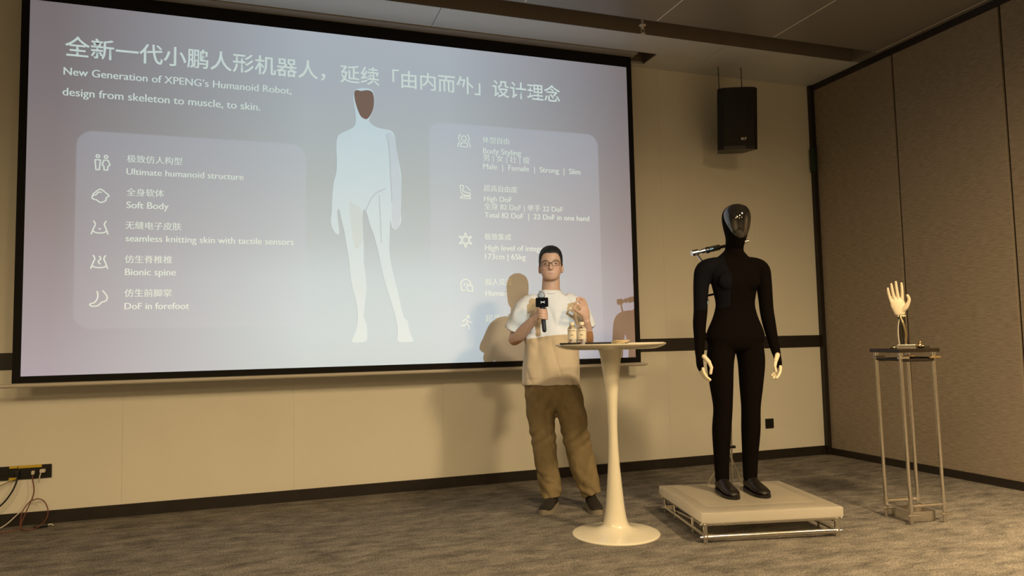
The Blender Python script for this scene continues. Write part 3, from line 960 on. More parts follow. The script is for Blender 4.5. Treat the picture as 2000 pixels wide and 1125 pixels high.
# ------------------------------------------------------------------ platform
PX, PY, PR = 2.741, 3.746, -math.radians(13.3)
PW, PD = 0.806, 0.765
SLB = 0.112
pf = thing('robot_platform', 'low square platform with pale frosted slab on chrome tube frame', 'platform', (PX, PY, 0), PR)
B().box((0, 0, SLB + 0.0265), (PW, PD, 0.053), bevel=0.004).build('slab', M['acrylic'], pf)
B().box((0.0, 0.05, SLB + 0.0534), (PW - 0.17, PD - 0.20, 0.001)).build('inset_sheet', M['acrylic'], pf)
fx, fy = PW / 2 - 0.028, PD / 2 - 0.028
for y in (-fy, fy):
    B().rod((-fx, y, 0.030), (fx, y, 0.030), 0.013, 16).build('lower_rail', M['chrome'], pf, True, 40)
    B().rod((-fx, y, SLB - 0.012), (fx, y, SLB - 0.012), 0.010, 16).build('upper_rail', M['chrome'], pf, True, 40)
for x in (-fx, fx):
    B().rod((x, -fy, 0.034), (x, fy, 0.034), 0.010, 16).build('side_rail', M['chrome'], pf, True, 40)
    B().rod((x, -fy, SLB - 0.014), (x, fy, SLB - 0.014), 0.010, 16).build('side_rail', M['chrome'], pf, True, 40)
    B().rod((x * 0.97, -fy + 0.02, SLB - 0.028), (x * 0.97, fy - 0.02, 0.040), 0.006, 12).build('side_brace', M['chrome'], pf, True, 40)
    for yy in (-0.16, 0.16):
        B().rod((x, yy, 0.0), (x, yy, SLB), 0.009, 14).build('side_post', M['chrome'], pf, True, 40)
for x in (-fx, fx):
    for y in (-fy, fy):
        p = B().rod((x, y, 0.0), (x, y, SLB), 0.0125, 16).build('corner_post', M['chrome'], pf, True, 40)
        for z in (0.030, SLB - 0.014):
            sx_, sy__ = math.copysign(1, x), math.copysign(1, y)
            B().ball((x, y, z), 0.017, n=14, m=10).build('joint_ball', M['chrome'], p, True)
            B().rod((x, y, z), (x + sx_ * 0.030, y, z), 0.008, 12).build('end_bolt', M['chrome'], p, True, 40)
            B().rod((x - sx_ * 0.045, y - sy__ * 0.012, z + 0.004), (x - sx_ * 0.02, y - sy__ * 0.012, z + 0.004), 0.009, 12).build('clamp_screw', M['brass'], p, True, 40)

# ------------------------------------------------------------------ person with microphone
MX, MY = 1.90, 4.56
MR = -math.radians(22.62)
man = thing('person', 'person in white t-shirt and khaki trousers speaking into a microphone', 'person', (MX, MY, 0), MR)


def hand_chain(b, pts, r0=0.0088, r1=0.0072):
    n = len(pts)
    b.limb([(*p, r0 + (r1 - r0) * i / (n - 1)) for i, p in enumerate(pts)], k=3, n=10)


HX, HY = -0.027, 0.0
hd = B()
HEAD = [(1.511, HX, -0.056, 0.024, 0.022), (1.519, HX, -0.050, 0.043, 0.040), (1.540, HX, -0.034, 0.059, 0.063, 2.2), (1.570, HX, -0.014, 0.0685, 0.083, 2.3), (1.605, HX, 0.0, 0.0725, 0.093, 2.2),
        (1.650, HX, 0.004, 0.0745, 0.098, 2.1), (1.685, HX, 0.008, 0.0705, 0.093), (1.712, HX, 0.010, 0.0570, 0.075), (1.729, HX, 0.010, 0.0370, 0.049), (1.736, HX, 0.010, 0.0200, 0.026), (1.738, HX, 0.010, 0.006, 0.008)]
hd.loft(HEAD, k=4, n=40)
# nose, brow, lips, chin, ears
hd.limb([(HX, -0.090, 1.628, 0.008), (HX, -0.099, 1.605, 0.010), (HX, -0.108, 1.586, 0.0125)], k=3, n=10)
for s in (-1, 1):
    hd.ball((HX + s * 0.011, -0.094, 1.584), (0.009, 0.011, 0.008))
    hd.limb([(HX + s * 0.012, -0.090, 1.638, 0.007), (HX + s * 0.034, -0.084, 1.640, 0.008), (HX + s * 0.054, -0.066, 1.634, 0.006)], k=3, n=8)
    hd.ball((HX + s * 0.042, -0.066, 1.592), (0.018, 0.016, 0.016))
    hd.ball((HX + s * 0.0755, 0.012, 1.592), (0.010, 0.020, 0.031), rot=Matrix.Rotation(s * 0.25, 3, 'Z'))
    hd.ball((HX + s * 0.0765, 0.006, 1.571), (0.007, 0.009, 0.011))
hd.limb([(HX - 0.024, -0.078, 1.5535, 0.004), (HX, -0.0925, 1.5555, 0.006), (HX + 0.024, -0.078, 1.5535, 0.004)], k=4, n=10)
hd.limb([(HX - 0.020, -0.078, 1.5475, 0.004), (HX, -0.0905, 1.5455, 0.007), (HX + 0.020, -0.078, 1.5475, 0.004)], k=4, n=10)
hd.ball((HX, -0.072, 1.522), (0.020, 0.016, 0.013))
# neck, trunk, arms, legs
hd.limb([(-0.035, 0.040, 1.36, 0.072), (-0.033, 0.032, 1.42, 0.064), (-0.030, 0.022, 1.48, 0.061), (HX, 0.014, 1.55, 0.058)], k=4, n=20)
hd.loft([(0.80, -0.045, 0.02, 0.135, 0.09), (0.95, -0.042, 0.02, 0.130, 0.085), (1.15, -0.038, 0.02, 0.145, 0.09), (1.30, -0.034, 0.02, 0.165, 0.09), (1.38, -0.033, 0.03, 0.13, 0.07), (1.42, -0.033, 0.03, 0.07, 0.06)], k=4)
RE, RW = (-0.287, 0.035, 1.120), (-0.148, -0.150, 1.244)          # elbow and wrist of the arm with the microphone
hd.limb([(-0.195, 0.03, 1.345, 0.052), (-0.245, 0.035, 1.23, 0.046), (*RE, 0.041)], k=4, n=18)
hd.limb([(*RE, 0.041), (-0.250, -0.02, 1.145, 0.043), (-0.200, -0.085, 1.193, 0.037), (*RW, 0.0275)], k=4, n=18)
LE, LW = (0.205, 0.02, 1.095), (0.196, -0.125, 1.230)
hd.limb([(0.130, 0.03, 1.340, 0.052), (0.172, 0.03, 1.22, 0.046), (*LE, 0.040)], k=4, n=18)
hd.limb([(*LE, 0.040), (0.203, -0.035, 1.125, 0.042), (0.200, -0.08, 1.180, 0.035), (*LW, 0.0265)], k=4, n=18)
for (hx, kx, ax_, ay) in ((-0.115, -0.098, -0.062, 0.03), (0.050, 0.105, 0.200, 0.02)):
    hd.limb([(hx, 0.02, 0.84, 0.085), ((hx + kx) / 2, 0.015, 0.68, 0.075), (kx, 0.01, 0.47, 0.055), ((kx + ax_) / 2, 0.025, 0.30, 0.050), (ax_, ay, 0.09, 0.036)], k=4, n=18)
# hand round the microphone: palm on the left, fingers across the front
MCX, MCY = -0.086, -0.200


def mic_at(z, out=0.0, ang=0.0):
    """point beside the microphone axis at height z"""
    ax = MCX + (1.30 - z) * 0.065
    return (ax + out * math.cos(ang), MCY + out * math.sin(ang), z)


hd.limb([(*RW, 0.027, 0.022), (-0.130, -0.172, 1.263, 0.031, 0.019), (-0.116, -0.186, 1.283, 0.034, 0.016), (-0.112, -0.196, 1.297, 0.030, 0.013)], k=3, n=14)
for i, z in enumerate((1.306, 1.288, 1.270, 1.253)):
    R0 = 0.0255
    hand_chain(hd, [mic_at(z + 0.004, R0 + 0.004, math.radians(165)), mic_at(z + 0.003, R0 + 0.004, math.radians(215)), mic_at(z, R0 + 0.003, math.radians(265)), mic_at(z - 0.002, R0, math.radians(315)), mic_at(z - 0.003, R0 - 0.001, math.radians(365 - 8 * i)), mic_at(z - 0.003, R0 - 0.002, math.radians(400 - 14 * i))], 0.0098, 0.0082)
hand_chain(hd, [mic_at(1.272, 0.040, math.radians(140)), mic_at(1.292, 0.034, math.radians(110)), mic_at(1.308, 0.028, math.radians(75)), mic_at(1.316, 0.0265, math.radians(35))], 0.0115, 0.0092)
# raised hand: fingers bunched towards the thumb
hd.limb([(*LW, 0.0265, 0.020), (0.194, -0.140, 1.262, 0.032, 0.018), (0.188, -0.150, 1.290, 0.036, 0.016), (0.183, -0.156, 1.312, 0.034, 0.013)], k=3, n=14, flat=(0.55, -0.83, 0))
for i, (bx, by, bz, mx_, my_, mz, tx_, ty_, tz) in enumerate([
        (0.158, -0.172, 1.318, 0.134, -0.192, 1.338, 0.122, -0.205, 1.318),
        (0.171, -0.166, 1.328, 0.146, -0.188, 1.362, 0.125, -0.206, 1.346),
        (0.186, -0.158, 1.330, 0.165, -0.178, 1.374, 0.136, -0.198, 1.376),
        (0.201, -0.148, 1.322, 0.188, -0.165, 1.364, 0.160, -0.188, 1.382)]):
    hand_chain(hd, [(0.5 * bx + 0.094, 0.5 * by - 0.075, bz - 0.024), (bx, by, bz), (mx_, my_, mz), (tx_, ty_, tz)], 0.0098, 0.0078)
hand_chain(hd, [(0.176, -0.150, 1.268), (0.150, -0.172, 1.285), (0.128, -0.192, 1.300), (0.116, -0.206, 1.308)], 0.0125, 0.0088)
body = organic(hd, 0.0042, 3, 0.5)
ca = body.color_attributes.new('tint', 'FLOAT_COLOR', 'POINT')
for v, c in zip(body.vertices, ca.data):
    p = v.co
    col = Vector((0.50, 0.285, 0.175))
    if p.z > 1.48 and p.y < -0.03:
        lip = max(0.0, 1 - ((p.x - HX) / 0.027) ** 2 - ((p.z - 1.5505) / 0.010) ** 2)
        col = col.lerp(Vector((0.40, 0.17, 0.125)), min(0.8, lip * 1.4))
        ck = max(0.0, 1 - ((abs(p.x - HX) - 0.045) / 0.03) ** 2 - ((p.z - 1.585) / 0.03) ** 2)
        col = col.lerp(Vector((0.52, 0.25, 0.17)), ck * 0.5)
    c.color = (*col, 1)
link('body', body, M['skin'], man, True)


def head_r(th, z, off):
    """point on the head at angle th (0 = +x) and height z, pushed out by off"""
    rows = catmull([r if len(r) == 6 else (*r, 2.0) for r in HEAD], 6)
    rows = [r for r in rows]
    for a, b in zip(rows[:-1], rows[1:]):
        if a[0] <= z <= b[0]:
            t = (z - a[0]) / (b[0] - a[0] + 1e-9)
            r = [p + (q - p) * t for p, q in zip(a, b)]
            break
    else:
        r = rows[-1]
    c, s = math.cos(th), math.sin(th)
    e = 2 / r[5]
    return Vector((r[1] + (r[3] + off) * math.copysign(abs(c) ** e, c), r[2] + (r[4] + off) * math.copysign(abs(s) ** e, s), z))


def hairline(th):
    f = math.sin(th)                          # -1 at the face, 1 at the back
    d = abs(math.degrees(math.atan2(math.cos(th), -math.sin(th))))   # degrees away from the face
    stops = [(0, 1.690), (25, 1.693), (42, 1.688), (54, 1.668), (64, 1.640), (76, 1.606), (86, 1.600), (100, 1.622), (112, 1.58), (140, 1.545), (180, 1.54)]
    for (a, za), (b, zb) in zip(stops[:-1], stops[1:]):
        if a <= d <= b:
            t = (d - a) / (b - a)
            t = t * t * (3 - 2 * t)
            return za + (zb - za) * t
    return 1.54


hb = B()
NT, NZ = 72, 16
V = []
for i in range(NZ + 1):
    t = i / NZ
    for j in range(NT):
        th = 2 * PI * j / NT
        h0 = hairline(th)
        z = h0 + (1.7365 - h0) * t
        off = 0.0015 + 0.0050 * min(1.0, t * 5.0)
        p = head_r(th, min(z, 1.7365), off)
        p.z += 0.013 * max(0.0, (t - 0.1) / 0.9)
        k = 1 + 0.0
        p += Vector((noise.noise(p * 90), noise.noise(p * 90 + Vector((5, 5, 5))), noise.noise(p * 90 + Vector((9, 1, 4))))) * 0.0016
        V.append(p)
F = [(i * NT + j, i * NT + (j + 1) % NT, (i + 1) * NT + (j + 1) % NT, (i + 1) * NT + j) for i in range(NZ) for j in range(NT)]
F.append(tuple(NZ * NT + j for j in range(NT)))
hb.add(V, F)
hb.build('hair', M['hair'], man, True)
for s in (-1, 1):
    B().ball((HX + s * 0.033, -0.0845, 1.6175), (0.0110, 0.0065, 0.0034)).build('eye', M['eye'], man, True)
    B().limb([(HX + s * 0.016, -0.094, 1.637, 0.0018), (HX + s * 0.034, -0.0915, 1.641, 0.0024), (HX + s * 0.054, -0.076, 1.636, 0.0015)], k=4, n=8).build('eyebrow', M['hair'], man, True)
gl = B()
for s in (-1, 1):
    c = [(HX + s * (0.034 + 0.025 * px_), -0.1085 + 0.010 * max(0, px_) ** 2, 1.617 + 0.0135 * pz) for px_, pz in ((-0.95, 0.85), (0, 1.0), (0.95, 0.90), (1.0, 0.1), (0.86, -0.85), (0, -1.0), (-0.86, -0.85), (-1.0, 0.0))]
    gl.tube(c + [c[0]], 0.0014, k=3, n=8)
    gl.tube([(HX + s * 0.058, -0.098, 1.628), (HX + s * 0.072, -0.080, 1.628), (HX + s * 0.078, -0.02, 1.622), (HX + s * 0.080, 0.012, 1.612)], 0.0016, k=4, n=8)
gl.tube([(HX - 0.0095, -0.1095, 1.620), (HX, -0.112, 1.623), (HX + 0.0095, -0.1095, 1.620)], 0.0021, k=4, n=8)
gl.build('eyeglasses', M['black_plastic'], man, True)

# t-shirt
ts = B()
ts.loft([(0.812, -0.047, 0.01, 0.190, 0.128, 2.3), (0.835, -0.047, 0.01, 0.193, 0.130, 2.3), (0.92, -0.045, 0.01, 0.190, 0.127, 2.3), (1.02, -0.041, 0.012, 0.184, 0.123, 2.3), (1.13, -0.038, 0.015, 0.180, 0.120, 2.3), (1.24, -0.035, 0.02, 0.184, 0.119, 2.3),
         (1.31, -0.034, 0.024, 0.186, 0.112, 2.3), (1.36, -0.034, 0.028, 0.166, 0.098), (1.395, -0.034, 0.030, 0.128, 0.088), (1.425, -0.034, 0.030, 0.092, 0.078), (1.447, -0.034, 0.030, 0.070, 0.070)], k=4, n=48)
ts.limb([(-0.120, 0.028, 1.378, 0.060, 0.060), (-0.195, 0.030, 1.338, 0.072, 0.074), (-0.250, 0.030, 1.255, 0.074, 0.078), (-0.290, 0.030, 1.175, 0.064, 0.076)], k=4, n=24, caps=False)
ts.limb([(0.055, 0.028, 1.375, 0.060, 0.060), (0.125, 0.030, 1.335, 0.072, 0.074), (0.175, 0.028, 1.255, 0.072, 0.076), (0.212, 0.022, 1.180, 0.062, 0.074)], k=4, n=24, caps=False)


def fold_shirt(p, n):
    d = 0.0
    low = min(1.0, max(0.0, (1.30 - p.z) / 0.25))
    d += 0.010 * low * fbm(p, 13, 13, 3.2, 3)
    d += 0.006 * fbm(p, 20, 20, 9, 11)
    side = min(1.0, abs(p.x + 0.035) / 0.18)
    d += 0.007 * side * math.sin(p.z * 60 + p.x * 45 + 3 * fbm(p, 7, 7, 7, 5)) * max(0.0, 1 - abs(p.z - 1.20) / 0.16)
    if p.z < 0.86:
        d += 0.006 * fbm(p, 9, 9, 1.0, 21)
    cr = max(0.0, 1 - 3.2 * abs(fbm(Vector((p.x + 0.35 * p.z, p.y, p.z - 0.5 * p.x)), 8, 8, 2.2, 31))) ** 2
    d -= 0.0048 * cr * min(1.0, max(0.0, (1.40 - p.z) / 0.1))
    return p + n * d


link('t_shirt', organic(ts, 0.0062, 6, 0.5, fold_shirt), M['tee'], man, True)
B().limb([(-0.034 + 0.0735 * math.cos(a), 0.028 + 0.0755 * math.sin(a), 1.4435 - 0.020 * max(0, -math.sin(a)), 0.0062) for a in [2 * PI * i / 24 for i in range(25)]], k=2, n=10, caps=False).build('collar', M['tee'], man, True)

# trousers
tp = B()
tp.loft([(0.64, -0.020, 0.012, 0.05, 0.05), (0.70, -0.025, 0.012, 0.165, 0.095), (0.78, -0.040, 0.012, 0.180, 0.112), (0.86, -0.045, 0.012, 0.176, 0.112), (0.93, -0.045, 0.012, 0.165, 0.105)], k=4)
tp.limb([(-0.118, 0.012, 0.82, 0.100, 0.095), (-0.118, 0.012, 0.66, 0.099, 0.097), (-0.108, 0.008, 0.48, 0.086, 0.090), (-0.090, 0.020, 0.31, 0.078, 0.084), (-0.072, 0.026, 0.17, 0.074, 0.080), (-0.062, 0.026, 0.070, 0.067, 0.074)], k=5, n=28, caps=False, flat=(0, 1, 0))
tp.limb([(0.040, 0.012, 0.82, 0.100, 0.095), (0.080, 0.010, 0.66, 0.102, 0.098), (0.108, 0.004, 0.48, 0.092, 0.092), (0.142, 0.016, 0.31, 0.087, 0.086), (0.178, 0.020, 0.17, 0.078, 0.082), (0.203, 0.020, 0.085, 0.066, 0.074)], k=5, n=28, caps=False, flat=(0, 1, 0))


def fold_trousers(p, n):
    d = 0.0090 * fbm(p, 12, 12, 4, 2) + 0.0030 * fbm(p, 26, 26, 16, 8)
    low = max(0.0, 1 - p.z / 0.30)
    d += 0.0060 * low * math.sin(p.z * 70 + p.x * 45 + 5 * fbm(p, 9, 9, 9, 4)) + 0.008 * low * fbm(p, 15, 15, 15, 7)
    knee = max(0.0, 1 - abs(p.z - 0.47) / 0.10)
    d += 0.0050 * knee * math.sin(p.z * 80 - p.x * 60)
    cr = max(0.0, 1 - 3.0 * abs(fbm(Vector((p.x + 0.3 * p.z, p.y, p.z - 0.6 * abs(p.x))), 8, 8, 5.0, 17))) ** 2
    d -= 0.0065 * cr
    hip = max(0.0, 1 - abs(p.z - 0.70) / 0.12)
    d += 0.0045 * hip * math.sin(p.z * 40 + abs(p.x + 0.02) * 80)
    return p + n * d


link('trousers', organic(tp, 0.0062, 5, 0.5, fold_trousers), M['khaki'], man, True)


def shoe(parent, heel, toe, m_up, m_sole, lace=True, scale=1.0, toe_cap=True, names=('shoe', 'sole', 'laces')):
    """a low shoe from heel to toe on the ground, with a sole"""
    h, t = Vector((*heel, 0)), Vector((*toe, 0))
    L_ = (t - h).length
    d = (t - h).normalized()
    s = Vector((-d.y, d.x, 0))
    prof = [(0.00, 0.020, 0.050), (0.05, 0.030, 0.078), (0.18, 0.034, 0.096), (0.32, 0.036, 0.094), (0.46, 0.039, 0.078), (0.62, 0.044, 0.063), (0.78, 0.043, 0.052), (0.91, 0.034, 0.044), (0.985, 0.016, 0.030)]
    rows = catmull([(a, b * scale, c * scale) for a, b, c in prof], 4)
    n = 16
    b = B()
    V, F = [], []
    for (a, wd, ht) in rows:
        c = h + d * (a * L_)
        for j in range(n):
            th = 2 * PI * j / n
            x, z = math.cos(th), math.sin(th)
            zz = 0.018 + (ht - 0.018) * (0.5 + 0.5 * math.copysign(abs(z) ** 0.8, z))
            V.append(c + s * (wd * math.copysign(abs(x) ** 0.7, x) * (1 - 0.25 * max(0, z))) + Vector((0, 0, zz)))
    q = len(rows)
    for i in range(q - 1):
        for j in range(n):
            F.append((i * n + j, i * n + (j + 1) % n, (i + 1) * n + (j + 1) % n, (i + 1) * n + j))
    F += [tuple(range(n)), tuple((q - 1) * n + j for j in range(n))]
    b.add(V, F)
    up_ = b.build(names[0], m_up, parent, True, 60)
    ol = [(a, wd + 0.0015) for a, wd, ht in rows]
    ol = [(h + d * (a * L_) - s * wd) for a, wd in ol] + [(h + d * (a * L_) + s * wd) for a, wd in reversed(ol)]
    ol = [h - d * 0.004 + s * 0.0] + ol[:len(rows)] + [h + d * (L_ + 0.004)] + ol[len(rows):]
    sb_ = B()
    k = len(ol)
    V = [Vector((p.x, p.y, 0.0)) for p in ol]
    for p in ol:
        a = (p - h).dot(d) / L_
        V.append(Vector((p.x, p.y, 0.017 * scale + (0.016 * max(0, (a - 0.85) / 0.15) if toe_cap else 0) + 0.010 * max(0, (0.15 - a) / 0.15))))
    sb_.add(V, [tuple(range(k - 1, -1, -1)), tuple(range(k, 2 * k))] + [(i, (i + 1) % k, k + (i + 1) % k, k + i) for i in range(k)])
    sb_.build(names[1], m_sole, up_, True, 40)
    if lace:
        lb = B()
        for a, z in ((0.40, 0.090), (0.47, 0.081), (0.54, 0.074), (0.61, 0.068)):
            c = h + d * (a * L_)
            lb.tube([tuple(c - s * 0.022 + Vector((0, 0, z - 0.008))), tuple(c + Vector((0, 0, z + 0.002))), tuple(c + s * 0.022 + Vector((0, 0, z - 0.008)))], 0.0022, k=3, n=6)
        lb.build(names[2], m_sole if m_sole != m_up else m_up, up_, True)
    return up_


shoe(man, (-0.040, 0.085), (-0.115, -0.185), M['shoe'], M['sole'], lace=False)
shoe(man, (0.190, 0.080), (0.238, -0.195), M['shoe'], M['sole'], lace=False)

# microphone with a black cube flag and a white mark on it
mc = thing('microphone', 'handheld microphone with black cube flag bearing a white X mark', 'microphone', man.matrix_basis @ Vector((0, 0, 0)), MR)
mt = Vector((MCX + (1.30 - 1.405) * 0.065, MCY, 1.405))
ml = Vector((MCX + (1.30 - 1.175) * 0.065, MCY, 1.175))
B().limb([(*ml, 0.0135), (*(ml.lerp(mt, 0.3)), 0.0150), (*(ml.lerp(mt, 0.85)), 0.0185)], k=3, n=20).build('handle', M['cable_black'], mc, True, 40)
B().ball(mt - Vector((0, 0, 0.004)), (0.0245, 0.0245, 0.0270), n=24, m=16).build('mesh_head', M['mic_steel'], mc, True)
FC = Vector((mic_at(1.356)[0], MCY, 1.3565))
FR = Matrix.Rotation(math.radians(12), 3, 'Z')
fl = B().box(FC, (0.074, 0.056, 0.060), rot=FR, bevel=0.004).build('flag', M['flag_black'], mc)


def x_mark(parent, c, R, wd, ht, m, y):
    b = B()
    arms = [[(0.08, 0.10), (0.22, 0.16), (0.62, 0.48), (0.98, 0.50), (0.98, 0.36), (0.74, 0.33), (0.30, -0.02), (0.12, -0.04), (0, -0.03), (0, 0.10)]]
    for sx_ in (-1, 1):
        for sz in (-1, 1):
            poly = [(x * sx_ * wd / 2, z * sz * ht) for x, z in arms[0]]
            b.add([Vector(c) + R @ Vector((x, y - 0.00001 * (sx_ + 2 * sz), z)) for x, z in poly], [tuple(range(len(poly)))])
    return b.build('x_mark', m, parent)


x_mark(fl, FC, FR, 0.030, 0.013, M['logo_white'], -0.0286)

# ------------------------------------------------------------------ black humanoid robot
RX, RY, RZ = 2.745, 3.795, SLB + 0.0545
rob = thing('humanoid_robot', 'life-size black humanoid robot with glossy visor standing on the platform', 'robot', (RX, RY, RZ), PR)
LEAN = 0.031


def rp_(x, y, z):
    return (x + LEAN * z, y, z)


def rloft(b, rings, k=4, n=40):
    b.loft([(r[0], r[1] + LEAN * r[0], *r[2:]) for r in rings], k=k, n=n)


def rlimb(b, pts, **kw):
    b.limb([(*rp_(*p[:3]), *p[3:]) for p in pts], **kw)


RH = [(1.512, 0.0, 0.020, 0.050, 0.060), (1.545, 0.0, 0.008, 0.054, 0.072), (1.585, 0.0, -0.004, 0.063, 0.088), (1.635, 0.0, -0.004, 0.074, 0.098), (1.690, 0.0, 0.000, 0.0815, 0.105), (1.735, 0.0, 0.004, 0.077, 0.100), (1.768, 0.0, 0.006, 0.058, 0.076), (1.784, 0.0, 0.006, 0.030, 0.040), (1.787, 0.0, 0.006, 0.008, 0.010)]
rb = B()
rloft(rb, RH, n=40)
rlimb(rb, [(0, 0.055, 1.40, 0.075), (0, 0.045, 1.45, 0.064), (0, 0.03, 1.50, 0.057), (0, 0.02, 1.56, 0.056)], k=4, n=24)
rloft(rb, [(0.86, 0.0, 0.030, 0.06, 0.06), (0.885, 0.0, 0.030, 0.150, 0.095), (0.945, 0.0, 0.030, 0.186, 0.112), (1.00, 0.0, 0.030, 0.176, 0.108), (1.08, 0.0, 0.028, 0.142, 0.092), (1.155, 0.0, 0.026, 0.124, 0.084), (1.22, 0.0, 0.028, 0.132, 0.094), (1.30, 0.0, 0.030, 0.150, 0.106), (1.37, 0.0, 0.042, 0.160, 0.094), (1.408, 0.0, 0.052, 0.150, 0.078), (1.445, 0.0, 0.054, 0.118, 0.066), (1.478, 0.0, 0.046, 0.080, 0.058), (1.50, 0.0, 0.04, 0.058, 0.054)], n=48)
for s in (-1, 1):
    rb.ball(rp_(s * 0.066, -0.042, 1.300), (0.070, 0.036, 0.060))
    rb.ball(rp_(s * 0.075, 0.098, 0.93), (0.080, 0.060, 0.080))
    rlimb(rb, [(s * 0.080, 0.030, 0.93, 0.088), (s * 0.100, 0.028, 0.81, 0.083, 0.088), (s * 0.096, 0.024, 0.66, 0.071, 0.078), (s * 0.090, 0.020, 0.52, 0.058, 0.064), (s * 0.094, 0.034, 0.38, 0.057, 0.064), (s * 0.092, 0.044, 0.22, 0.048, 0.052), (s * 0.090, 0.044, 0.085, 0.042, 0.046)], k=5, n=24, flat=(0, 1, 0))
    wx = -0.233 if s < 0 else 0.262
    rlimb(rb, [(s * 0.110, 0.058, 1.405, 0.057), (s * 0.180, 0.062, 1.380, 0.060), (s * 0.203, 0.062, 1.305, 0.051), (s * 0.212, 0.056, 1.20, 0.045), (s * 0.216, 0.050, 1.12, 0.043), (s * 0.226, 0.042, 1.04, 0.041), ((wx + s * 0.226) / 2, 0.034, 0.94, 0.034), (wx, 0.026, 0.855, 0.028)], k=5, n=24)
    # gloved palm
    hx = wx
    rlimb(rb, [(hx, 0.026, 0.86, 0.028, 0.024), (hx + s * 0.004, 0.018, 0.82, 0.020, 0.036), (hx + s * 0.004, 0.010, 0.785, 0.018, 0.041), (hx - s * 0.002, 0.004, 0.762, 0.016, 0.040)], k=4, n=18, flat=(0, 1, 0))
link('body', organic(rb, 0.0055, 8, 0.5), M['suit'], rob, True)

rob.scale = (0.985, 0.985, 0.985)
# visor: a curved glossy shell over the face
vb = B()
NV, NU = 22, 26
Vv = []
rows = catmull([(*r, 2.0) for r in RH], 8)


def rhead(th, z, off):
    for a, b in zip(rows[:-1], rows[1:]):
        if a[0] <= z <= b[0]:
            t = (z - a[0]) / (b[0] - a[0] + 1e-9)
            r = [p + (q - p) * t for p, q in zip(a, b)]
            break
    else:
        r = rows[-1]
    return Vector((LEAN * z + (r[3] + off) * math.sin(th), r[2] - (r[4] + off) * math.cos(th), z))


def vis_w(t):
    st_ = [(0.0, 6), (0.03, 26), (0.08, 39), (0.18, 52), (0.35, 66), (0.55, 79), (0.75, 88), (0.90, 88), (1.0, 84)]
    for (a, x), (b, y) in zip(st_[:-1], st_[1:]):
        if a <= t <= b:
            return math.radians(x + (y - x) * (t - a) / (b - a))
    return 0.5


for i in range(NV + 1):
    t = i / NV
    z = 1.562 + (1.776 - 1.562) * t
    for j in range(NU + 1):
        u = -1 + 2 * j / NU
        edge = max(0.0, 1 - max(abs(u) ** 6, (1 - t) ** 10 if t < 0.3 else 0))
        Vv.append(rhead(u * vis_w(t), z, 0.0015 + 0.0045 * edge))
Fv = [(i * (NU + 1) + j, i * (NU + 1) + j + 1, (i + 1) * (NU + 1) + j + 1, (i + 1) * (NU + 1) + j) for i in range(NV) for j in range(NU)]
vb.add(Vv, Fv)
vis = vb.build('visor', M['visor'], rob, True)
sm = vis.modifiers.new('solid', 'SOLIDIFY')
sm.thickness = 0.003
sm.offset = -1
sb2 = vis.modifiers.new('sub', 'SUBSURF')
sb2.levels = 1
sb2.render_levels = 2

# ivory fingers
for s in (-1, 1):
    hx = -0.233 if s < 0 else 0.262
    fg = B()
    for i, (y0, ln) in enumerate(((-0.032, 0.070), (-0.010, 0.078), (0.012, 0.073), (0.032, 0.058))):
        a = [(hx + s * 0.000, y0 + 0.002, 0.765), (hx - s * 0.004, y0 - 0.004, 0.765 - 0.38 * ln), (hx - s * 0.018, y0 - 0.012, 0.765 - 0.72 * ln), (hx - s * 0.036, y0 - 0.020, 0.765 - 0.95 * ln)]
        f = B()
        for (p, q), r in zip(zip(a[:-1], a[1:]), (0.0100, 0.0090, 0.0080)):
            f.limb([(*rp_(*p), r), (*rp_(*q), r * 0.92)], k=1, n=10)
        f.build('finger', M['ivory'], rob, True)
    th = B()
    a = [(hx - s * 0.012, -0.018, 0.838), (hx - s * 0.034, -0.040, 0.806), (hx - s * 0.046, -0.050, 0.772), (hx - s * 0.040, -0.052, 0.738)]
    for (p, q), r in zip(zip(a[:-1], a[1:]), (0.0150, 0.0115, 0.0095)):
        th.limb([(*rp_(*p), r), (*rp_(*q), r * 0.88)], k=1, n=12)
    th.build('thumb', M['ivory'], rob, True)

for s in (-1, 1):
    up_ = shoe(rob, (s * 0.090 + 0.002, 0.098), (s * 0.096 + 0.004, -0.165), M['black_leather'], M['black_leather'], lace=False, toe_cap=False, scale=1.06)

# support rig behind the robot
rg = thing('support_rig', 'chrome rod rig behind the black robot holding its shoulders', 'rig', (RX, RY, RZ + 0.001), PR)
rg.scale = (0.985, 0.985, 0.985)
B().rod((-0.005, 0.150, 0.002), (0.040, 0.165, 1.40), 0.0085, 14).build('pole', M['chrome'], rg, True, 40)
B().rod((0.024, 0.165, 0.002), (0.058, 0.175, 1.40), 0.0060, 12).build('pole', M['chrome'], rg, True, 40)
B().rod((0.002, 0.150, 0.235), (-0.100, 0.27, 0.006), 0.006, 12).build('brace', M['chrome'], rg, True, 40)
B().rod((0.002, 0.150, 0.235), (0.120, 0.24, 0.006), 0.006, 12).build('brace', M['chrome'], rg, True, 40)
B().rod((-0.020, 0.150, 0.255), (0.05, 0.160, 0.255), 0.012, 14).build('collar_clamp', M['chrome'], rg, True, 40)
B().rod((-0.165, 0.165, 1.500), (0.20, 0.165, 1.575), 0.011, 14).build('shoulder_bar', M['chrome'], rg, True, 40)
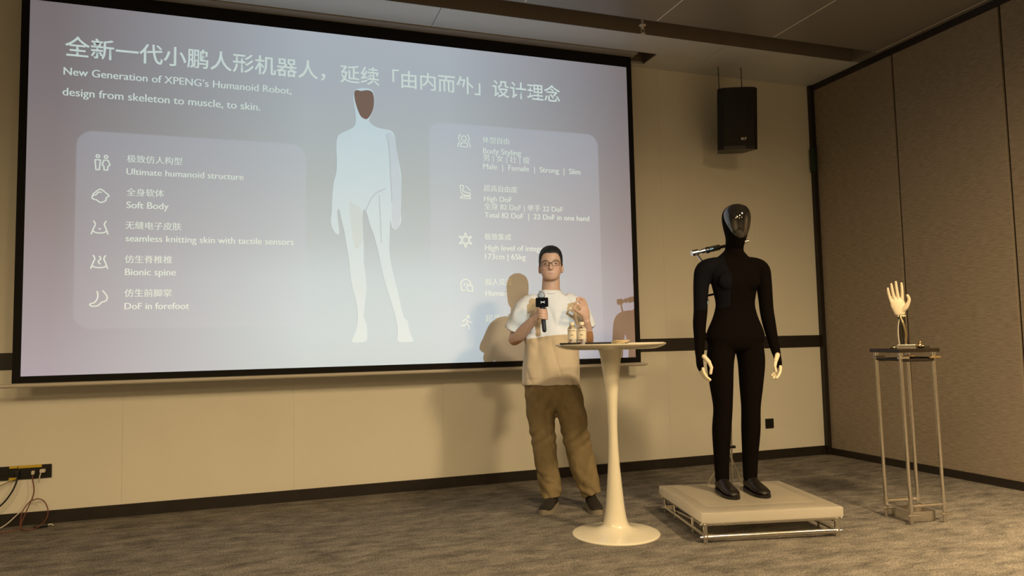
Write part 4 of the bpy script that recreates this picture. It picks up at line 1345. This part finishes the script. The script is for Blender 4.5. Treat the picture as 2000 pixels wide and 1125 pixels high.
for (x0, z0, x1, z1, r, m) in ((-0.182, 1.497, -0.140, 1.505, 0.0205, 'chrome'), (-0.120, 1.509, -0.098, 1.514, 0.016, 'chrome'), (-0.088, 1.515, -0.070, 1.519, 0.021, 'dark_metal'), (-0.068, 1.520, 0.004, 1.535, 0.0200, 'chrome'), (0.105, 1.540, 0.130, 1.545, 0.020, 'chrome'), (0.132, 1.534, 0.158, 1.538, 0.022, 'dark_metal')):
    B().rod((x0, 0.165, z0), (x1, 0.165, z1), r, 16).build('clamp_sleeve', M[m], rg, True, 40)
B().rod((-0.155, 0.160, 1.495), (-0.135, 0.110, 1.44), 0.007, 12).build('shoulder_strut', M['chrome'], rg, True, 40)
B().rod((0.045, 0.168, 1.30), (0.055, 0.165, 1.52), 0.014, 14).build('neck_post', M['chrome'], rg, True, 40)
B().box((-0.125, 0.118, 1.215), (0.036, 0.03, 0.036), bevel=0.004).build('rib_clamp', M['black_plastic'], rg)
B().rod((-0.13, 0.12, 1.215), (0.04, 0.165, 1.25), 0.007, 12).build('rib_rod', M['dark_metal'], rg, True, 40)
B().rod((-0.11, 0.11, 1.165), (-0.11, 0.11, 1.195), 0.007, 10).build('rib_screw', M['brass'], rg, True, 40)

# ------------------------------------------------------------------ rod stand with a robotic hand on top
HXs, HYs, HRs = 3.712, 3.426, -math.radians(8.6)
sd = thing('rod_stand', 'tall slim stand of four chrome rods by the fabric wall', 'stand', (HXs, HYs, 0), HRs)
hx_, hy_ = 0.110, 0.106
TLX, TLY = -0.012, 0.0                          # the rods lean slightly


def sr(x, y, z):
    return (x + TLX * z, y + TLY * z, z)


for x in (-hx_, hx_):
    for y in (-hy_, hy_):
        r = B().rod(sr(x, y, 0.0), sr(x, y, 1.0), 0.0102, 14).build('rod', M['chrome'], sd, True, 40)
        for z in (0.10, 0.985):
            B().rod(sr(x, y, z - 0.022), sr(x, y, z + 0.022), 0.0145, 14).build('clamp', M['chrome'], r, True, 40)
        B().rod(sr(x - 0.035, y - 0.02, 0.055), sr(x + 0.035, y - 0.02, 0.055), 0.0065, 12).build('cross_pin', M['chrome'], r, True, 40)
        B().rod(sr(x - 0.04 * (1 if x > 0 else -1), y - 0.018, 0.965), sr(x + 0.03 * (1 if x > 0 else -1), y - 0.018, 0.965), 0.008, 12).build('clamp_pin', M['brass'] if x > 0 else M['chrome'], r, True, 40)
for y, z in ((-hy_, 0.105), (hy_, 0.095)):
    B().rod(sr(-hx_ - 0.01, y, z), sr(hx_ + 0.015, y, z), 0.0090, 12).build('lower_rail', M['chrome'], sd, True, 40)
for x in (-hx_, hx_):
    B().rod(sr(x, -hy_, 0.072), sr(x, hy_, 0.072), 0.0065, 12).build('lower_side_rail', M['chrome'], sd, True, 40)
    B().rod(sr(x, -hy_, 0.955), sr(x, hy_, 0.955), 0.0095, 12).build('upper_side_rail', M['dark_metal'], sd, True, 40)
for y in (-hy_, hy_):
    B().rod(sr(-hx_, y, 0.950), sr(hx_, y, 0.950), 0.0105, 12).build('upper_rail', M['dark_metal'], sd, True, 40)
B().box((0, 0.02, 0.030), (0.17, 0.17, 0.060), bevel=0.003).build('base_weight', M['chrome'], sd)
B().box(sr(0, 0, 1.006), (0.272, 0.262, 0.022), bevel=0.002).build('top_plate', M['dark_metal'], sd)

hn = thing('robotic_hand', 'pale robotic hand raised open on a metal wrist atop the rod stand', 'hand', (HXs + TLX, HYs - TLX * 0.15, 1.0170), -math.radians(42))
B().box((0.012, 0, 0.012), (0.105, 0.075, 0.024), bevel=0.004).build('wrist_base', M['chrome'], hn)
fb = B()
fb.rod((-0.004, 0.0, 0.024), (-0.012, 0.0, 0.205), 0.0105, 14)
fb.rod((0.020, 0.004, 0.024), (0.004, 0.002, 0.205), 0.0085, 14)
fb.build('forearm_rods', M['dark_metal'], hn, True, 40)
B().limb([(0.012, -0.012, 0.030, 0.0050), (0.014, -0.016, 0.09, 0.0060), (0.004, -0.016, 0.15, 0.0075), (-0.008, -0.012, 0.19, 0.0065)], k=4, n=10).build('tendon', M['brass'], hn, True)
B().tube([(-0.022, -0.006, 0.022), (-0.026, -0.008, 0.08), (-0.022, -0.008, 0.14), (-0.014, -0.006, 0.18)], 0.0032).build('tendon_wire', M['cable_white'], hn, True)
B().rod((-0.022, 0, 0.195), (0.020, 0, 0.195), 0.010, 14).build('wrist_pivot', M['brass'], hn, True, 40)
B().box((0.010, 0.004, 0.175), (0.016, 0.02, 0.05), bevel=0.003).build('wrist_motor', M['black_plastic'], hn)
for (x, y, z, r) in ((0.085, -0.010, 0.016, 0.0165), (0.100, -0.012, 0.010, 0.011), (0.088, -0.010, 0.036, 0.009)):
    B().ball((x, y, z), r, n=12, m=8).build('brass_fitting', M['brass'], hn, True)
B().rod((0.075, -0.02, 0.006), (0.135, -0.03, 0.010), 0.0045, 10).build('fitting_lead', M['cable_black'], hn, True)
B().rod((-0.075, -0.03, 0.006), (-0.035, -0.03, 0.008), 0.0065, 10).build('side_pin', M['brass'], hn, True)
pa = B()
pa.limb([(-0.010, 0, 0.212, 0.030, 0.017), (-0.012, 0, 0.235, 0.036, 0.018), (-0.016, 0, 0.262, 0.0415, 0.017), (-0.019, 0, 0.285, 0.0400, 0.014)], k=4, n=22, flat=(0, 1, 0))
FG = [((-0.051, 0, 0.282), (-0.060, -0.003, 0.315), (-0.066, -0.008, 0.345), (-0.068, -0.013, 0.366)), ((-0.032, 0, 0.292), (-0.040, -0.003, 0.332), (-0.045, -0.008, 0.366), (-0.048, -0.012, 0.392)),
      ((-0.012, 0, 0.296), (-0.017, -0.003, 0.338), (-0.021, -0.008, 0.376), (-0.023, -0.012, 0.404)), ((0.008, 0, 0.292), (0.009, -0.003, 0.330), (0.009, -0.008, 0.366), (0.007, -0.012, 0.394))]
for f in FG:
    pa.limb([(f[0][0] * 0.8 - 0.003, 0, 0.262, 0.010)] + [(*p, r) for p, r in zip(f, (0.0096, 0.0090, 0.0084, 0.0070))], k=4, n=12)
pa.limb([(0.004, -0.002, 0.226, 0.015), (0.022, -0.012, 0.246, 0.0145), (0.036, -0.020, 0.272, 0.0115), (0.042, -0.026, 0.296, 0.0100), (0.034, -0.032, 0.318, 0.0085)], k=4, n=14)
link('hand_shell', organic(pa, 0.0026, 4, 0.5), M['ivory'], hn, True)
